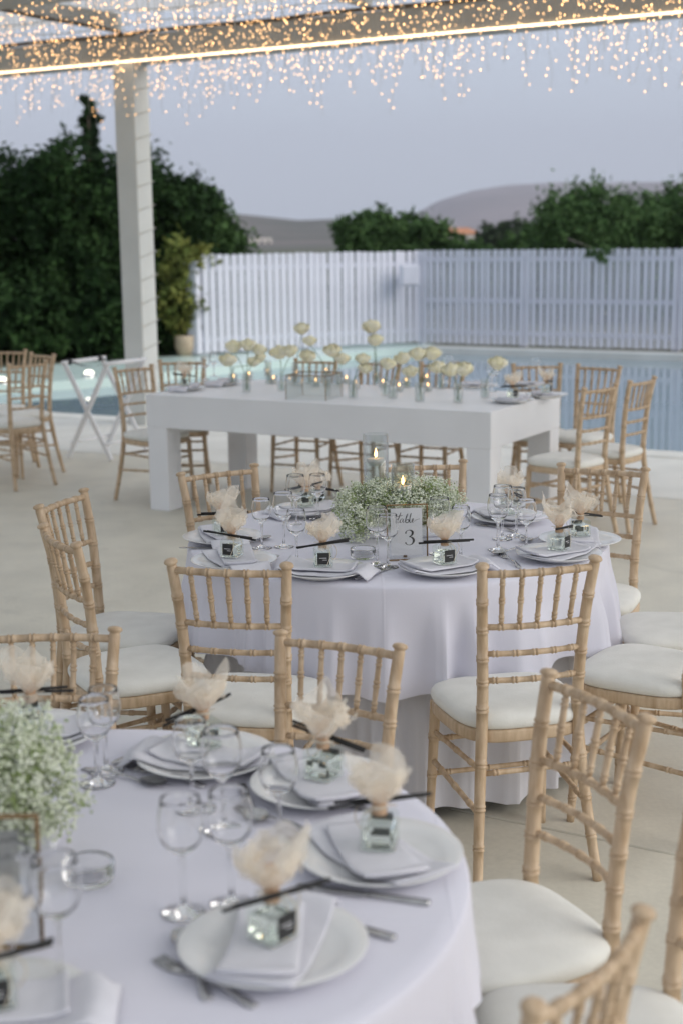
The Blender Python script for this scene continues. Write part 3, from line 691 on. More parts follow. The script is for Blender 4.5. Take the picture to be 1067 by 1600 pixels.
chair_tops((981, 595), (1025, 587), W_ + 'at the long table end standing furthest from its corner', GL, LTC)
for k, x in enumerate((.52, 1.02, 1.50)):
    p = LT_L + U * x + V * (1.30 + .03 * k); chair(p, UA + R(180 + (6, -4, 3)[k]), W_ + 'behind the long table ' + ('facing the first vases', 'facing the gold-rimmed glass box', 'facing the last vases')[k], GL)
chair_tops((26, 567), (61, 564), W_ + 'by the pool turned sideways, overlapping two others', GS, (-4.5, 11.2))
chair_tops((50, 550), (85, 553), W_ + 'by the pool standing nearest the folding stand', GS, (-4.2, 9.5))
chair_tops((-14, 546), (36, 546), W_ + 'by the pool, behind the other two stray ones', GS, (-3.5, 10))

# ------------------------------------------------------------------ round tables and their cloths
def ease(x): x = max(0, min(1, x)); return x * x * (3 - 2 * x)
def cloth(name, c, r, zt, hem, amp, seed, mat, label, nf=15, flare=.05, rows=26, seg=420, gap=0.0, late=0.0, tuck=0.0, back=0.0):
    r_ = random.Random(seed); ph = [r_.uniform(0, 6.28) for _ in range(8)]
    def fold(a):
        b_ = a + .10 * math.sin(3 * a + ph[1]) + .06 * math.sin(7 * a + ph[2]) + .03 * math.sin(13 * a + ph[7])
        r1 = 1 - abs(math.sin(nf * .5 * b_ + ph[0])) ** .8; r2 = 1 - abs(math.sin((nf * .5 + 4) * b_ * .73 + ph[3])) ** .9
        return 2 * (.62 * r1 + .38 * r2) - 1
    def ampl(a): return .82 + .18 * math.sin(3 * a + ph[5])
    vs = [Vector((c[0], c[1], zt))]; fs = []
    rings = []
    for t_ in (.12, .3, .5, .7, .85, .95): rings.append([Vector((c[0] + r * t_ * math.cos(2 * math.pi * k / seg), c[1] + r * t_ * math.sin(2 * math.pi * k / seg), zt + .0012 * mnoise.noise(Vector((5 * t_ * math.cos(2 * math.pi * k / seg), 5 * t_ * math.sin(2 * math.pi * k / seg), seed))))) for k in range(seg)])
    for j in range(rows + 3):
        ring = []
        for k in range(seg):
            a = 2 * math.pi * k / seg; drop = hem(a)
            if j < 3:                                     # rounded table edge
                q = (j + 1) / 3 * math.pi / 2 * .9; rad = r - .012 + .012 * math.sin(q); z = zt - .012 + .012 * math.cos(q)
            else:
                s = (j - 2) / rows; dz = s * drop; e = ease(dz / .22)
                e = ease((dz - late) / .20)
                rad = r + flare * dz / .7 - tuck * ease(dz / .25) + amp * e * ((.5 + .5 * fold(a)) * ampl(a) - back) * min(1, .45 + dz / .6)
                z = zt - .010 - dz + .004 * math.sin(9 * a + ph[6]) * s
            ring.append(Vector((c[0] + (rad + gap) * math.cos(a), c[1] + (rad + gap) * math.sin(a), z)))
        rings.append(ring)
    for rg in rings: vs += rg
    for k in range(seg): fs.append((0, 1 + k, 1 + (k + 1) % seg))
    for j in range(len(rings) - 1):
        for k in range(seg):
            a0 = 1 + j * seg + k; a1 = 1 + j * seg + (k + 1) % seg; fs.append((a0, a0 + seg, a1 + seg, a1))
    o = MB().add([v - Vector((c[0], c[1], 0)) for v in vs], fs).build(name, mat, None, (c[0], c[1], 0)); tag(o, label, 'tablecloth'); return o
ZT = .765
def round_table(c, r, label, seed, hem, under, lab1, lab2):
    t_ = empty('round_table', (c[0], c[1], 0), 0, label, 'table', 'round banquet tables')
    MB().lathe([(0, ZT - .036), (r - .02, ZT - .036), (r - .014, ZT - .03), (r - .014, ZT - .012), (r - .022, ZT - .0065), (0, ZT - .0065)], 48).build('tabletop', M_white, t_)
    for k in range(4):
        a = math.pi / 4 + k * math.pi / 2; p = Vector((.42 * math.cos(a), .42 * math.sin(a), 0))
        MB().tube([p, p * .95 + Vector((0, 0, ZT - .036))], .016, 10).build('leg', M_steel, t_)
    cloth('tablecloth', c, r - .004, ZT - .0035, under, .085, seed, M_cloth2, lab2, nf=28, flare=.0, gap=-.008, late=.28, tuck=.06, back=.15)
    cloth('tablecloth', c, r, ZT, hem, .110, seed + 1, M_cloth, lab1, nf=25, flare=.05, back=.30)
round_table(T3, .715, 'round banquet table 3 hidden under its white cloths', 5,
    lambda a: .305 + .03 * math.cos(4 * a + .9) + .012 * math.sin(11 * a), lambda a: .70 + .012 * math.sin(7 * a) + .03 * max(0, math.cos(a - R(-62))) ** 30,
    'upper white cloth on table 3, its hem hanging halfway down', 'white floor-length cloth under the upper cloth of table 3')
round_table(T2, .69, 'round banquet table under white cloths, with the grey card frame on it', 15,
    lambda a: .30 - .10 * math.cos(a - R(5)) + .03 * math.sin(5 * a), lambda a: .70 + .012 * math.sin(7 * a),
    'upper white cloth of the round table with the grey card', 'floor-length white cloth under the upper cloth of the grey-card table')

# ------------------------------------------------------------------ the long white table
lt = empty('long_table', LT_L, UA, 'long chunky white table carrying the bud vases by the pool', 'table')
ZL = .78; LL, LW = 2.48, 1.10
MB().box((LL / 2, LW / 2, ZL - .11), (LL, LW, .22), bev=.004).build('tabletop', M_white, lt)
for a in (0, 1):
    for b_ in (0, 1):
        MB().box((.081 + a * (LL - .162), .081 + b_ * (LW - .162), .281), (.156, .156, .562), bev=.004).build('leg', M_white, lt)

# ------------------------------------------------------------------ tableware prototypes
plate_me = MB().lathe([(0, .003), (.074, .003), (.076, 0), (.082, 0), (.086, .004), (.104, .0095), (.134, .0205), (.1365, .0225), (.1345, .0238), (.103, .0130), (.086, .0078), (0, .0078)], 48).mesh('plate', M_plate)
def plate(p, label, group): return tag(put('dinner_plate', plate_me, None, p), label, 'plate', group)
def hplate(r):
    if r < .088: return .0082
    if r < .137: return .0082 + (r - .088) / .049 * .0162
    return .0244 - .0224 * ease((r - .137) / .035)
def napkin_mesh(L, W, T, seed, off=(0, 0), extra=lambda x, y: 0, roll=0.0):
    r_ = random.Random(seed); ph = r_.uniform(0, 6); nx = 30; cs = 20; mb = MB(); vs = []; fs = []
    for i in range(nx):
        x = -L / 2 + L * i / (nx - 1); Wx = W * (1 + .06 * math.sin(x * 14 + ph)); tt = T * (.85 + .25 * math.sin(x * 20 + ph))
        for k in range(cs):
            a = 2 * math.pi * k / cs; ca, sa = math.cos(a), math.sin(a)
            yy = math.copysign(abs(ca) ** .35, ca) * Wx / 2; up = .5 + .5 * math.copysign(abs(sa) ** .6, sa)
            gx, gy = x + off[0], yy + off[1] + .008 * math.sin(x * 11 + ph)
            rr = math.hypot(gx, gy); base = hplate(rr) + extra(gx, gy)
            wv = .0035 * mnoise.noise(Vector((gx * 22, gy * 22, seed * 3.1)))
            vs.append((gx, gy, base + .0008 + tt * up + max(0, wv) * up + roll * up * max(0, (gx - L * .25) / (L * .25)) * .03))
    for i in range(nx - 1):
        for k in range(cs): fs.append((i * cs + k, (i + 1) * cs + k, (i + 1) * cs + (k + 1) % cs, i * cs + (k + 1) % cs))
    fs.append(tuple(range(cs))); fs.append(tuple((nx - 1) * cs + k for k in range(cs))[::-1])
    return mb.add(vs, fs)
NAP = []
for s in range(3):
    NAP.append((napkin_mesh(.29, .125, .009, s, (.015, 0)).mesh('fold_under', M_napkin), napkin_mesh(.215, .105, .0085, s + 10, (-.01, .012), lambda x, y: .0105, roll=.25).mesh('fold_over', M_napkin)))
def napkin(p, rz, label, group, k=0):
    e = empty('folded_napkin', p, rz, label, 'napkin', group); a, b_ = NAP[k % 3]
    put('fold_under', a, e); put('fold_over', b_, e, rz=R((14, -10, 8)[k % 3])); return e
# reed-diffuser bottle
m_, n_, out_ = newmat('milky_mint'); M_mintliq = m_
b = N(n_, 'ShaderNodeBsdfPrincipled'); b.inputs['Base Color'].default_value = (.93, .97, .88, 1); b.inputs['Transmission Weight'].default_value = .72; b.inputs['Roughness'].default_value = .08; b.inputs['IOR'].default_value = 1.36; n_.links.new(b.outputs[0], out_.inputs[0])
def tulle_mesh(seed, layers=8):
    r_ = random.Random(seed * 17 + 3); mb = MB()
    for l in range(layers):                                   # loose overlapping sheets gathered at the neck
        a0 = l * 2 * math.pi / layers + r_.uniform(-.4, .4); span = r_.uniform(1.6, 2.4); hh = r_.uniform(.056, .090); sp_ = r_.uniform(.036, .062); o3 = Vector((r_.uniform(-9, 9), r_.uniform(-9, 9), r_.uniform(-9, 9)))
        def fn(u, v, a0=a0, span=span, hh=hh, sp_=sp_, o3=o3, l=l):
            an = a0 + (u - .5) * span * (.55 + .75 * v); edge = 1 - .42 * abs(2 * u - 1) ** 1.6 * v
            rad = .005 + sp_ * (v ** .75) * (1 - .22 * v * v); z = .072 + hh * v ** .95 * edge * (1 + .30 * mnoise.noise(Vector((u * 4, l * 3.3, seed))) * v)
            p = Vector((rad * math.cos(an), rad * math.sin(an), z)); q = Vector((u * 3.2, v * 2.6, 0)) + o3
            d = Vector((mnoise.noise(q), mnoise.noise(q + Vector((31, 0, 0))), mnoise.noise(q + Vector((0, 47, 0))))) * (.022 * v)
            fine = mnoise.noise(q * 3.4) * .006 * v
            return p + d + Vector((math.cos(an), math.sin(an), .6)) * fine
        mb.grid(30, 18, fn)
    # a ragged frill below the tie
    def fr(a, v):
        an = 2 * math.pi * a; return ((.009 + .014 * v * (1 + .5 * math.sin(4 * an + seed))) * math.cos(an), (.009 + .014 * v * (1 + .5 * math.sin(4 * an + seed))) * math.sin(an), .072 - .022 * v * max(0, math.sin(an + seed)))
    mb.grid(36, 5, fr, closeu=True); return mb
def make_bottle(seed):
    root = empty('diffuser_bottle', (0, 0, 0), 0, 'x', 'bottle')
    s = .029
    MB().box((0, 0, .028), (2 * s, 2 * s, .056), bev=.005).build('glass_body', M_bottle, root)
    MB().box((0, 0, .0215), (2 * s - .009, 2 * s - .009, .035), bev=.004).build('liquid', M_liquid, root)
    MB().box((0, 0, .0025), (2 * s - .003, 2 * s - .003, .0035), bev=.001).build('thick_base', M_glass, root)
    MB().lathe([(.0125, .0562), (.0125, .064), (.0105, .066), (.0105, .076), (0, .077)], 16).build('cork', M_cork, root)
    lab = MB().box((0, -s - .0006, .028), (.036, .0008, .036)).build('paper_label', M_black, root)
    pr = MB()
    for x0, x1, z in ((-.012, .010, .030), (-.002, .011, .024)): pr.box(((x0 + x1) / 2, -s - .0012, z), (x1 - x0, .0004, .0012))
    pr.build('print', M_paper, lab)
    tulle_mesh(seed).build('tulle', M_tulle, root)
    MB().lathe([(.0085, .070), (.011, .078), (.014, .092), (.010, .108), (0, .113)], 14, wob=lambda a, z: 1 + .25 * math.sin(4 * a + z * 300)).build('tulle_gather', M_tulle_core, root)
    r_ = random.Random(seed + 50)
    for k in range(2):
        a = (r_.uniform(-.30, .30) if k == 0 else a + r_.uniform(-.10, .10)); tilt = r_.uniform(-.16, .16) if k == 0 else tilt + r_.uniform(-.05, .05); d = Vector((math.cos(a), math.sin(a) - .15, tilt)); d.normalize(); c = Vector((r_.uniform(-.015, .015), -.0145 - .006 * k, .070 + .004 * k))
        MB().tube([c - d * .080, c + d * .080], .0032, 8).build('reed', M_reed, root)
    st = crom([(0, -.013, .068), (.016, -.022, .060), (.020, -.032, .035), (.010, -.034, .008)], 6); st2 = crom([(0, -.013, .068), (.030, -.016, .070), (.043, -.014, .045), (.030, -.010, .022), (.014, -.014, .050), (0, -.014, .067)], 6)
    MB().tube(st, .0009, 5).tube(st2, .0009, 5).tube([(.0118 * math.cos(a * .4), .0118 * math.sin(a * .4), .0675 + .0008 * a % .004) for a in range(48)], .0011, 5).build('string', M_string, root)
    return root
BOT = []; BOTUSED = []
for s in range(3): r_ = make_bottle(s + 1); BOT.append(tree_of(r_)); BOTUSED.append(False)
def bottle(p, rz, label, group, k=0):
    k %= 3
    if not BOTUSED[k]:
        BOTUSED[k] = True; o = BOT[k][0]; o.location = p; o.rotation_euler = (0, 0, rz); return tag(o, label, 'bottle', group)
    return copy_tree(BOT[k], p, rz, label, group)
def wine_mesh(H, rb, rr):
    hb = H * .47; z0 = H - hb; t_ = .0011
    stem = [(0, 0.0), (.032, 0), (.034, .0012), (.030, .0030), (.014, .0060), (.0055, .012), (.0040, .03), (.0038, z0 * .6), (.0045, z0 - .012), (.0055, z0 - .006), (.004, z0 - .0045), (0, z0 - .0042)]
    bowl = [(0, z0 - .0035), (.0070, z0 - .0045), (rb * .62, z0 + hb * .10), (rb * .88, z0 + hb * .24), (rb, z0 + hb * .45), (rb * .985, z0 + hb * .68), (rr * 1.02, z0 + hb * .9), (rr, H - .001), (rr - t_ * .5, H)]
    bowl += [(rr - t_, H - .001), (rr * 1.02 - t_, z0 + hb * .9), (rb * .985 - t_, z0 + hb * .68), (rb - t_, z0 + hb * .45), (rb * .88 - t_, z0 + hb * .24), (rb * .60 - t_, z0 + hb * .115), (.006, z0 + .008), (0, z0 + .006)]
    return MB().lathe(stem, 24).mesh('stem', M_glass), MB().lathe(bowl, 36).mesh('bowl', M_glass)
WG = [wine_mesh(.185, .0355, .0305), wine_mesh(.168, .033, .028), wine_mesh(.150, .031, .027)]
def wine(p, k, label, group):
    e = empty('wine_glass', p, random.uniform(0, 6), label, 'glass', group); put('stem', WG[k][0], e); put('bowl', WG[k][1], e); return e
ash_me = MB().lathe([(0, 0), (.030, 0), (.036, .003), (.0405, .012), (.041, .028), (.0395, .035), (.0375, .0352), (.0362, .030), (.035, .014), (.030, .009), (0, .0085)], 32).mesh('glass_votive_dish', M_glass)
def cut_mesh(kind):
    mb = MB(); L = .195
    def strip(pts, th, z=lambda x: 0):            # pts: (x, halfwidth)
        vs = []; fs = []
        for x, h in pts:
            zz = z(x); vs += [(x, -h, zz), (x, h, zz), (x, h * .8, zz + th), (x, -h * .8, zz + th)]
        for i in range(len(pts) - 1):
            for k in range(4): fs.append((i * 4 + k, i * 4 + (k + 1) % 4, (i + 1) * 4 + (k + 1) % 4, (i + 1) * 4 + k))
        fs += [(3, 2, 1, 0), tuple((len(pts) - 1) * 4 + k for k in range(4))]; mb.add(vs, fs)
    arch = lambda x: .001 + .009 * math.sin(math.pi * max(0, min(1, (x + .097) / .15))) ** 1.5
    if kind == 'fork':
        strip([(-.097, .0075), (-.085, .0085), (-.04, .0045), (.02, .0028), (.040, .0035), (.050, .0090), (.060, .0118), (.066, .0120)], .0022, arch)
        for k in range(4):
            y = (k - 1.5) * .0066
            vs = []; fs = []
            for x, h in ((.063, .0026), (.08, .0022), (.1, .0012)):
                zz = arch(x) + .10 * max(0, x - .075); vs += [(x, y - h, zz), (x, y + h, zz), (x, y + h, zz + .002), (x, y - h, zz + .002)]
            for i in range(2):
                for q in range(4): fs.append((i * 4 + q, i * 4 + (q + 1) % 4, (i + 1) * 4 + (q + 1) % 4, (i + 1) * 4 + q))
            fs += [(3, 2, 1, 0), (8, 9, 10, 11)]; mb.add(vs, fs)
    elif kind == 'knife':
        strip([(-.105, .006), (-.1, .0085), (-.02, .0065), (-.005, .006)], .005, lambda x: .0008)
        strip([(-.006, .006), (.0, .0095), (.06, .0105), (.1, .0085), (.112, .002)], .0016, lambda x: .0022)
    else:
        strip([(-.097, .0075), (-.085, .0085), (-.04, .0045), (.02, .0028), (.052, .0045)], .0022, arch)
        def bowl(a, v):
            an = 2 * math.pi * a; return (.074 + .029 * v * math.cos(an), .0195 * v * math.sin(an), .0015 + .0085 * v * v)
        mb.grid(24, 6, bowl, closeu=True); mb.grid(24, 6, lambda a, v: tuple(Vector(bowl(a, v)) + Vector((0, 0, .0012))), closeu=True)
    return mb.mesh(kind, M_steel)
CUT = {k: cut_mesh(k) for k in ('fork', 'knife', 'spoon')}
def cutlery(kind, head, tail, label, group, z=ZT + .001, bytail=False):
    a, b_ = atz(*head, z), atz(*tail, z); d = a - b_; d.z = 0; d.normalize(); c = (b_ + d * .1) if bytail else (a - d * .1)
    o = put(kind, CUT[kind], None, (c.x, c.y, z)); o.rotation_euler.z = math.atan2(d.y, d.x); return tag(o, label, kind, group)

# ------------------------------------------------------------------ place settings
def aim(p, c): return math.atan2(p.y - c[1], p.x - c[0])
def setting(px, c, label, zt, grp, k, nrot=0, brot=0, boff=(0, 0), bot=True, pl=True):
    p = atz(*px, zt + .008); p.z = zt + .0008
    if pl: plate(p, 'white dinner plate ' + label, 'dinner plates on ' + grp)
    napkin(p, aim(p, c) + R(90 + nrot), 'folded white napkin on the plate ' + label, 'folded napkins on ' + grp, k)
    if bot:
        q = p + Vector((boff[0], boff[1], .0295)); bottle(q, R(brot), 'tulle-topped diffuser bottle on the plate ' + label, 'diffuser favours on ' + grp, k)
    return p
g3 = 'table 3'
setting((349, 843), T3, 'before the chair near the long table leg', ZT, g3, 0, 10, 25)
setting((366, 880), T3, 'before the chair half hidden by another', ZT, g3, 1, -14, -22, (-.005, .0))
setting((505, 895), T3, 'between the two cloth-side chairs of table 3', ZT, g3, 2, 5, 3)
setting((694, 891), T3, 'directly in front of the number 3 card', ZT, g3, 0, 8, 28)
setting((872, 869), T3, 'before the chair beside the floor joint', ZT, g3, 1, -10, 55)
setting((905, 847), T3, 'nearest the cloth corner at table 3', ZT, g3, 2, 6, 190)
setting((795, 812), T3, 'across table 3 beneath the long table corner', ZT, g3, 0, 4, 120)
setting((478, 800), T3, 'across table 3 beside the white flower cloud', ZT, g3, 1, 0, 200)
p = atz(497, 797, ZT); bottle(Vector((p.x, p.y + .06, ZT + .001)), R(170), 'mint reed diffuser bottle with peach tulle standing straight on the cloth of table 3', 'diffuser favours on table 3', 2)
g2 = 'the grey-card table'
setting((427, 1484), T2, 'beside the lone fork', ZT, g2, 0, 24, 48, (.0, -.005))
setting((593, 1341), T2, 'overhanging the grey-card table edge', ZT, g2, 1, 30, 170)
setting((506, 1231), T2, 'nearest table 3 on the grey-card table', ZT, g2, 2, -16, 150)
setting((322, 1188), T2, 'behind the grey-card table glasses', ZT, g2, 1, 12, 215, (-.005, .02))
setting((52, 1152), T2, 'behind the big flower cloud', ZT, g2, 0, -6, 200)
setting((-8, 1592), T2, 'before the grey card frame', ZT, g2, 2, 0, 20)
for (px, k), lb in zip((((410, 857), 1), ((444, 855), 0), ((464, 878), 1), ((463, 822), 0), ((497, 812), 1)), ['smaller wine glass beside the plate with crossed reeds on table 3', 'tall wine glass between two plates by the table 3 flower cloud', 'smaller wine glass behind the tulle bottle on table 3', 'tall wine glass across table 3 near its double tulle bottles', 'smaller wine glass against the table 3 flower cloud end']):
    wine(atz(*px, ZT) + Z * .001, k, lb, 'wine glasses on table 3 by the flower cloud')
for (px, k), lb in zip((((589, 883), 0), ((606, 887), 1), ((686, 866), 0), ((719, 873), 1)), ['tall wine glass half covering the number 3 card', 'smaller wine glass directly before the word on card 3', 'tall wine glass behind the tulle in front of card 3', 'smaller wine glass standing free beside card 3']):
    wine(atz(*px, ZT) + Z * .001, k, lb, 'wine glasses beside the number 3 card')
for (px, k), lb in zip((((777, 860), 0), ((821, 860), 1), ((784, 843), 0), ((806, 838), 1)), ['tall wine glass with a spoon beside its foot on table 3', 'smaller wine glass behind the corner plate of table 3', 'tall wine glass before the plate under the long table corner', 'smaller wine glass beside the far plate of table 3']):
    wine(atz(*px, ZT) + Z * .001, k, lb, 'wine glasses on table 3 by the corner plates')
for (px, k), lb in zip((((153, 1225), 1), ((167, 1206), 1)), ['wine glass behind the big flower cloud, in front of its twin', 'wine glass behind the big flower cloud, covered by its twin']):
    wine(atz(*px, ZT) + Z * .001, k, lb, 'wine glasses by the big flower cloud')
for (px, k), lb in zip((((288, 1427), 0), ((302, 1264), 1), ((350, 1300), 0), ((363, 1414), 0), ((438, 1318), 1)), ['tall wine glass standing alone on the open grey-card table cloth', 'smaller wine glass before the plate behind the grey-card glasses', 'tall wine glass between the spoons of the grey-card table', 'tall wine glass just behind the tulle by the lone fork', 'smaller wine glass before the plate nearest table 3']):
    wine(atz(*px, ZT) + Z * .001, k, lb, 'wine glasses in the middle of the grey-card table')
for (px, k), lb in zip((((22, 1520), 0), ((95, 1537), 0)), ['wine glass covering the grey card', 'wine glass between the grey card frame and the lone fork']):
    wine(atz(*px, ZT) + Z * .001, k, lb, 'wine glasses before the grey card')
for px, lab in (((567, 873), 'low round glass dish on table 3 by the number card'), ((141, 1378), 'low round glass dish on the cloth beside the grey card frame')):
    tag(put('glass_dish', ash_me, None, atz(*px, ZT) + Z * .001), lab, 'dish', 'low glass dishes')
gc3 = 'cutlery on table 3'; gc2 = 'cutlery on the grey-card table'
for kd, a, b_, lab in (('knife', (600, 891), (556, 906), 'table knife between two plates before the number 3 card'), ('knife', (286, 857), (344, 857), 'table knife at the cloth edge of table 3'), ('fork', (783, 867), (806, 884), 'fork with its tines beside the wine glasses of table 3'),
    ('spoon', (770, 869), (796, 862), 'spoon with its bowl by the fork on table 3'), ('spoon', (814, 849), (842, 842), 'spoon behind the corner plate of table 3'), ('fork', (744, 819), (776, 826), 'fork lying before the plate beneath the long table corner'),
    ('spoon', (420, 841), (392, 852), 'spoon between the wine glasses by the flower cloud'), ('spoon', (433, 872), (400, 884), 'spoon beside the plate half hidden by a chair')):
    cutlery(kd, a, b_, lab, gc3, bytail=a in ((600, 891),))
for kd, a, b_, lab in (('fork', (247, 1500), (382, 1566), 'fork lying alone on the grey-card table cloth'), ('spoon', (284, 1460), (300, 1500), 'spoon half under the plate by the lone fork'), ('knife', (560, 1452), (612, 1467), 'table knife sticking out from a napkin near the cloth edge'),
    ('knife', (560, 1398), (666, 1413), 'table knife lying below the overhanging plate'), ('fork', (199, 1197), (290, 1222), 'fork beside the rolled napkin edge'), ('spoon', (258, 1231), (196, 1217), 'spoon beside the rolled napkin edge'), ('knife', (182, 1192), (222, 1177), 'table knife behind the rolled napkin'),
    ('spoon', (408, 1290), (395, 1262), 'spoon lying by the wine glasses in the middle'), ('fork', (372, 1262), (452, 1292), 'fork lying by the wine glasses in the middle'), ('knife', (560, 1262), (600, 1282), 'table knife beside the plate at the chair backing on table 3')):
    cutlery(kd, a, b_, lab, gc2, bytail=a in ((560, 1452), (560, 1398), (560, 1262)))

# ------------------------------------------------------------------ centrepieces
def gyp(root, lobes, seed, nf, ng, fr=.0042):
    r_ = np.random.default_rng(seed); L_ = np.array(lobes); pr = (L_[:, 3] * L_[:, 4] * L_[:, 5]); pr = pr / pr.sum()
    def pts(n_, lo):
        ncl = n_ // 9; w_ = r_.choice(len(L_), ncl, p=pr); d = r_.normal(size=(ncl, 3)); d /= np.linalg.norm(d, axis=1)[:, None]
        rad = r_.uniform(lo, 1, ncl) ** .45; cc = L_[w_][:, :3] + d * rad[:, None] * L_[w_][:, 3:6]; cc[:, 2] = np.maximum(cc[:, 2], .008)
        i = r_.integers(0, ncl, n_); p = cc[i] + r_.normal(size=(n_, 3)) * .009; p[:, 2] = np.maximum(p[:, 2], .006); return p, cc
    p, cc = pts(nf, .45); rr = fr * r_.uniform(.65, 1.2, nf)
    ov_ = oct_v * np.array([1, 1, .62]); v = (p[:, None, :] + ov_[None] * rr[:, None, None]).reshape(-1, 3); f = (oct_f[None] + 6 * np.arange(nf)[:, None, None]).reshape(-1, 3)
    put('florets', fast_mesh('florets', v, f, M_floret), root, kind='stuff')
    g_, _ = pts(ng, .2); rr = fr * .55 * r_.uniform(.7, 1.3, ng); v = (g_[:, None, :] + oct_v[None] * rr[:, None, None]).reshape(-1, 3); f = (oct_f[None] + 6 * np.arange(ng)[:, None, None]).reshape(-1, 3)
    put('buds', fast_mesh('buds', v, f, M_stalk), root, kind='stuff')
    st = MB()
    for c in cc[::2][:420]:
        b0 = Vector((c[0] * .45, c[1] * .4, .03)); m__ = b0.lerp(Vector(c), .55) + Vector((0, 0, .012)); st.tube([b0, m__, Vector(c)], [.0011, .0009, .0006], 3, caps=False)
    st.build('stalks', M_stalk, root, kind='stuff')
gy = empty('flower_cloud', (T3[0] + .005, T3[1] + .02, ZT + .001), R(4), "cloud of white baby's breath flowers under the candles on table 3", 'flowers', "baby's breath centrepieces")
MB().box((0, 0, .02), (.30, .10, .04), bev=.006).build('trough', M_white, gy)
gyp(gy, [(0, 0, .12, .20, .105, .085), (-.13, -.02, .10, .10, .10, .085), (.13, .0, .11, .10, .09, .08), (-.14, -.09, .055, .09, .06, .055), (-.04, -.08, .09, .10, .05, .05), (.02, -.02, .14, .14, .09, .07)], 3, 8000, 4200, .0040)
gy2 = empty('flower_cloud', (-.615, 2.27, ZT + .001), 0, "big cloud of white baby's breath flowers behind the grey card frame", 'flowers', "baby's breath centrepieces")
MB().box((0, 0, .02), (.26, .10, .04), bev=.006).build('trough', M_white, gy2)
gyp(gy2, [(0, 0, .120, .16, .12, .09), (.10, -.02, .105, .09, .10, .08), (-.12, 0, .12, .12, .12, .10), (.03, .02, .17, .11, .10, .07), (.05, -.07, .075, .09, .06, .055)], 4, 8000, 4200, .0040)
def flame_mesh(): return MB().lathe([(0, 0), (.0038, .003), (.0055, .010), (.0042, .019), (.0018, .027), (0, .033)], 10).mesh('flame', M_flame)
FL = flame_mesh()
def hurricane(p, r, h, wl, label):
    o = empty('candle_cylinder', p, 0, label, 'candle holder', 'floating candles on table 3')
    MB().lathe([(0, .0), (r, 0), (r, h), (r - .003, h), (r - .003, .008), (0, .008)], 36).build('glass_cylinder', M_vase, o)
    MB().lathe([(0, .0095), (r - .0036, .0095), (r - .0036, wl), (0, wl)], 32).build('water', M_water, o)
    cn = MB().lathe([(0, wl - .01), (r * .5, wl - .01), (r * .72, wl + .004), (r * .72, wl + .012), (r * .6, wl + .015), (0, wl + .013)], 24).build('floating_candle', M_wax, o)
    MB().tube([(0, 0, wl + .012), (.001, 0, wl + .020)], .0009, 5).build('wick', M_black, cn)
    put('flame', FL, o, (0, 0, wl + .018))
c1 = aty(587, 720, T3[1] + .08); c2 = aty(629, 740, T3[1] - .02)
hurricane((c1.x, c1.y, ZT + .001), .044, .345, .245, 'tall glass cylinder with a floating lit candle in the flower cloud')
hurricane((c2.x, c2.y, ZT + .001), .040, .255, .165, 'short glass cylinder with a floating lit candle in the flower cloud')
def ribbon(mb, pts, k, ox, oz, y, w=None):
    P = crom([(p[0], p[1], p[2] if len(p) > 2 else (w or 4)) for p in pts], 7)
    vs = []; fs = []
    for i, p in enumerate(P):
        t_ = P[min(i + 1, len(P) - 1)] - P[max(i - 1, 0)]; t_.z = 0; t_.normalize(); nn_ = Vector((-t_.y, t_.x, 0)) * p.z / 2
        for s in (-1, 1): vs.append(((p.x + s * nn_.x - ox) * k, y, -(p.y + s * nn_.y - oz) * k))
    for i in range(len(P) - 1): fs.append((2 * i, 2 * i + 1, 2 * i + 3, 2 * i + 2))
    mb.add(vs, fs, False)
WORD = [[(226, 150, 4), (207, 195, 7), (190, 235, 7), (194, 248, 4), (208, 240, 3), (222, 222, 3)], [(186, 187, 3), (212, 183, 4), (240, 178, 3)],
    [(246, 213, 2), (232, 209, 3), (217, 228, 6), (221, 244, 4), (235, 236, 2), (247, 212, 4), (243, 236, 5), (251, 244, 2), (263, 230, 2)],
    [(263, 230, 2), (286, 182, 3), (291, 164, 2), (282, 172, 4), (270, 215, 7), (268, 240, 6), (280, 247, 5), (296, 238, 6), (297, 222, 6), (284, 217, 4), (272, 228, 3)],
    [(299, 232, 2), (318, 182, 3), (322, 160, 2), (313, 174, 4), (306, 228, 6), (311, 247, 4), (323, 238, 3)],
    [(323, 238, 3), (341, 224, 4), (339, 211, 4), (329, 222, 6), (332, 243, 5), (346, 238, 2), (366, 223, 2), (400, 214, 2)]]
THREE = [[(268, 347, 10), (270, 333, 8), (280, 322, 4), (297, 316, 4), (316, 319, 9), (330, 331, 15), (331, 348, 16), (321, 365, 10), (300, 377, 4)], [(296, 377, 4), (318, 381, 8), (336, 396, 15), (341, 416, 17), (331, 438, 11), (310, 452, 5), (286, 451, 4), (270, 440, 8), (266, 427, 10)]]
FIVE = [[(335, 318, 6), (305, 322, 12), (280, 320, 5)], [(280, 320, 4), (276, 350, 4), (273, 374, 4)], [(273, 374, 3), (295, 364, 6), (322, 372, 13), (337, 396, 17), (333, 425, 14), (315, 447, 7), (290, 452, 4), (272, 442, 8), (267, 428, 10)]]
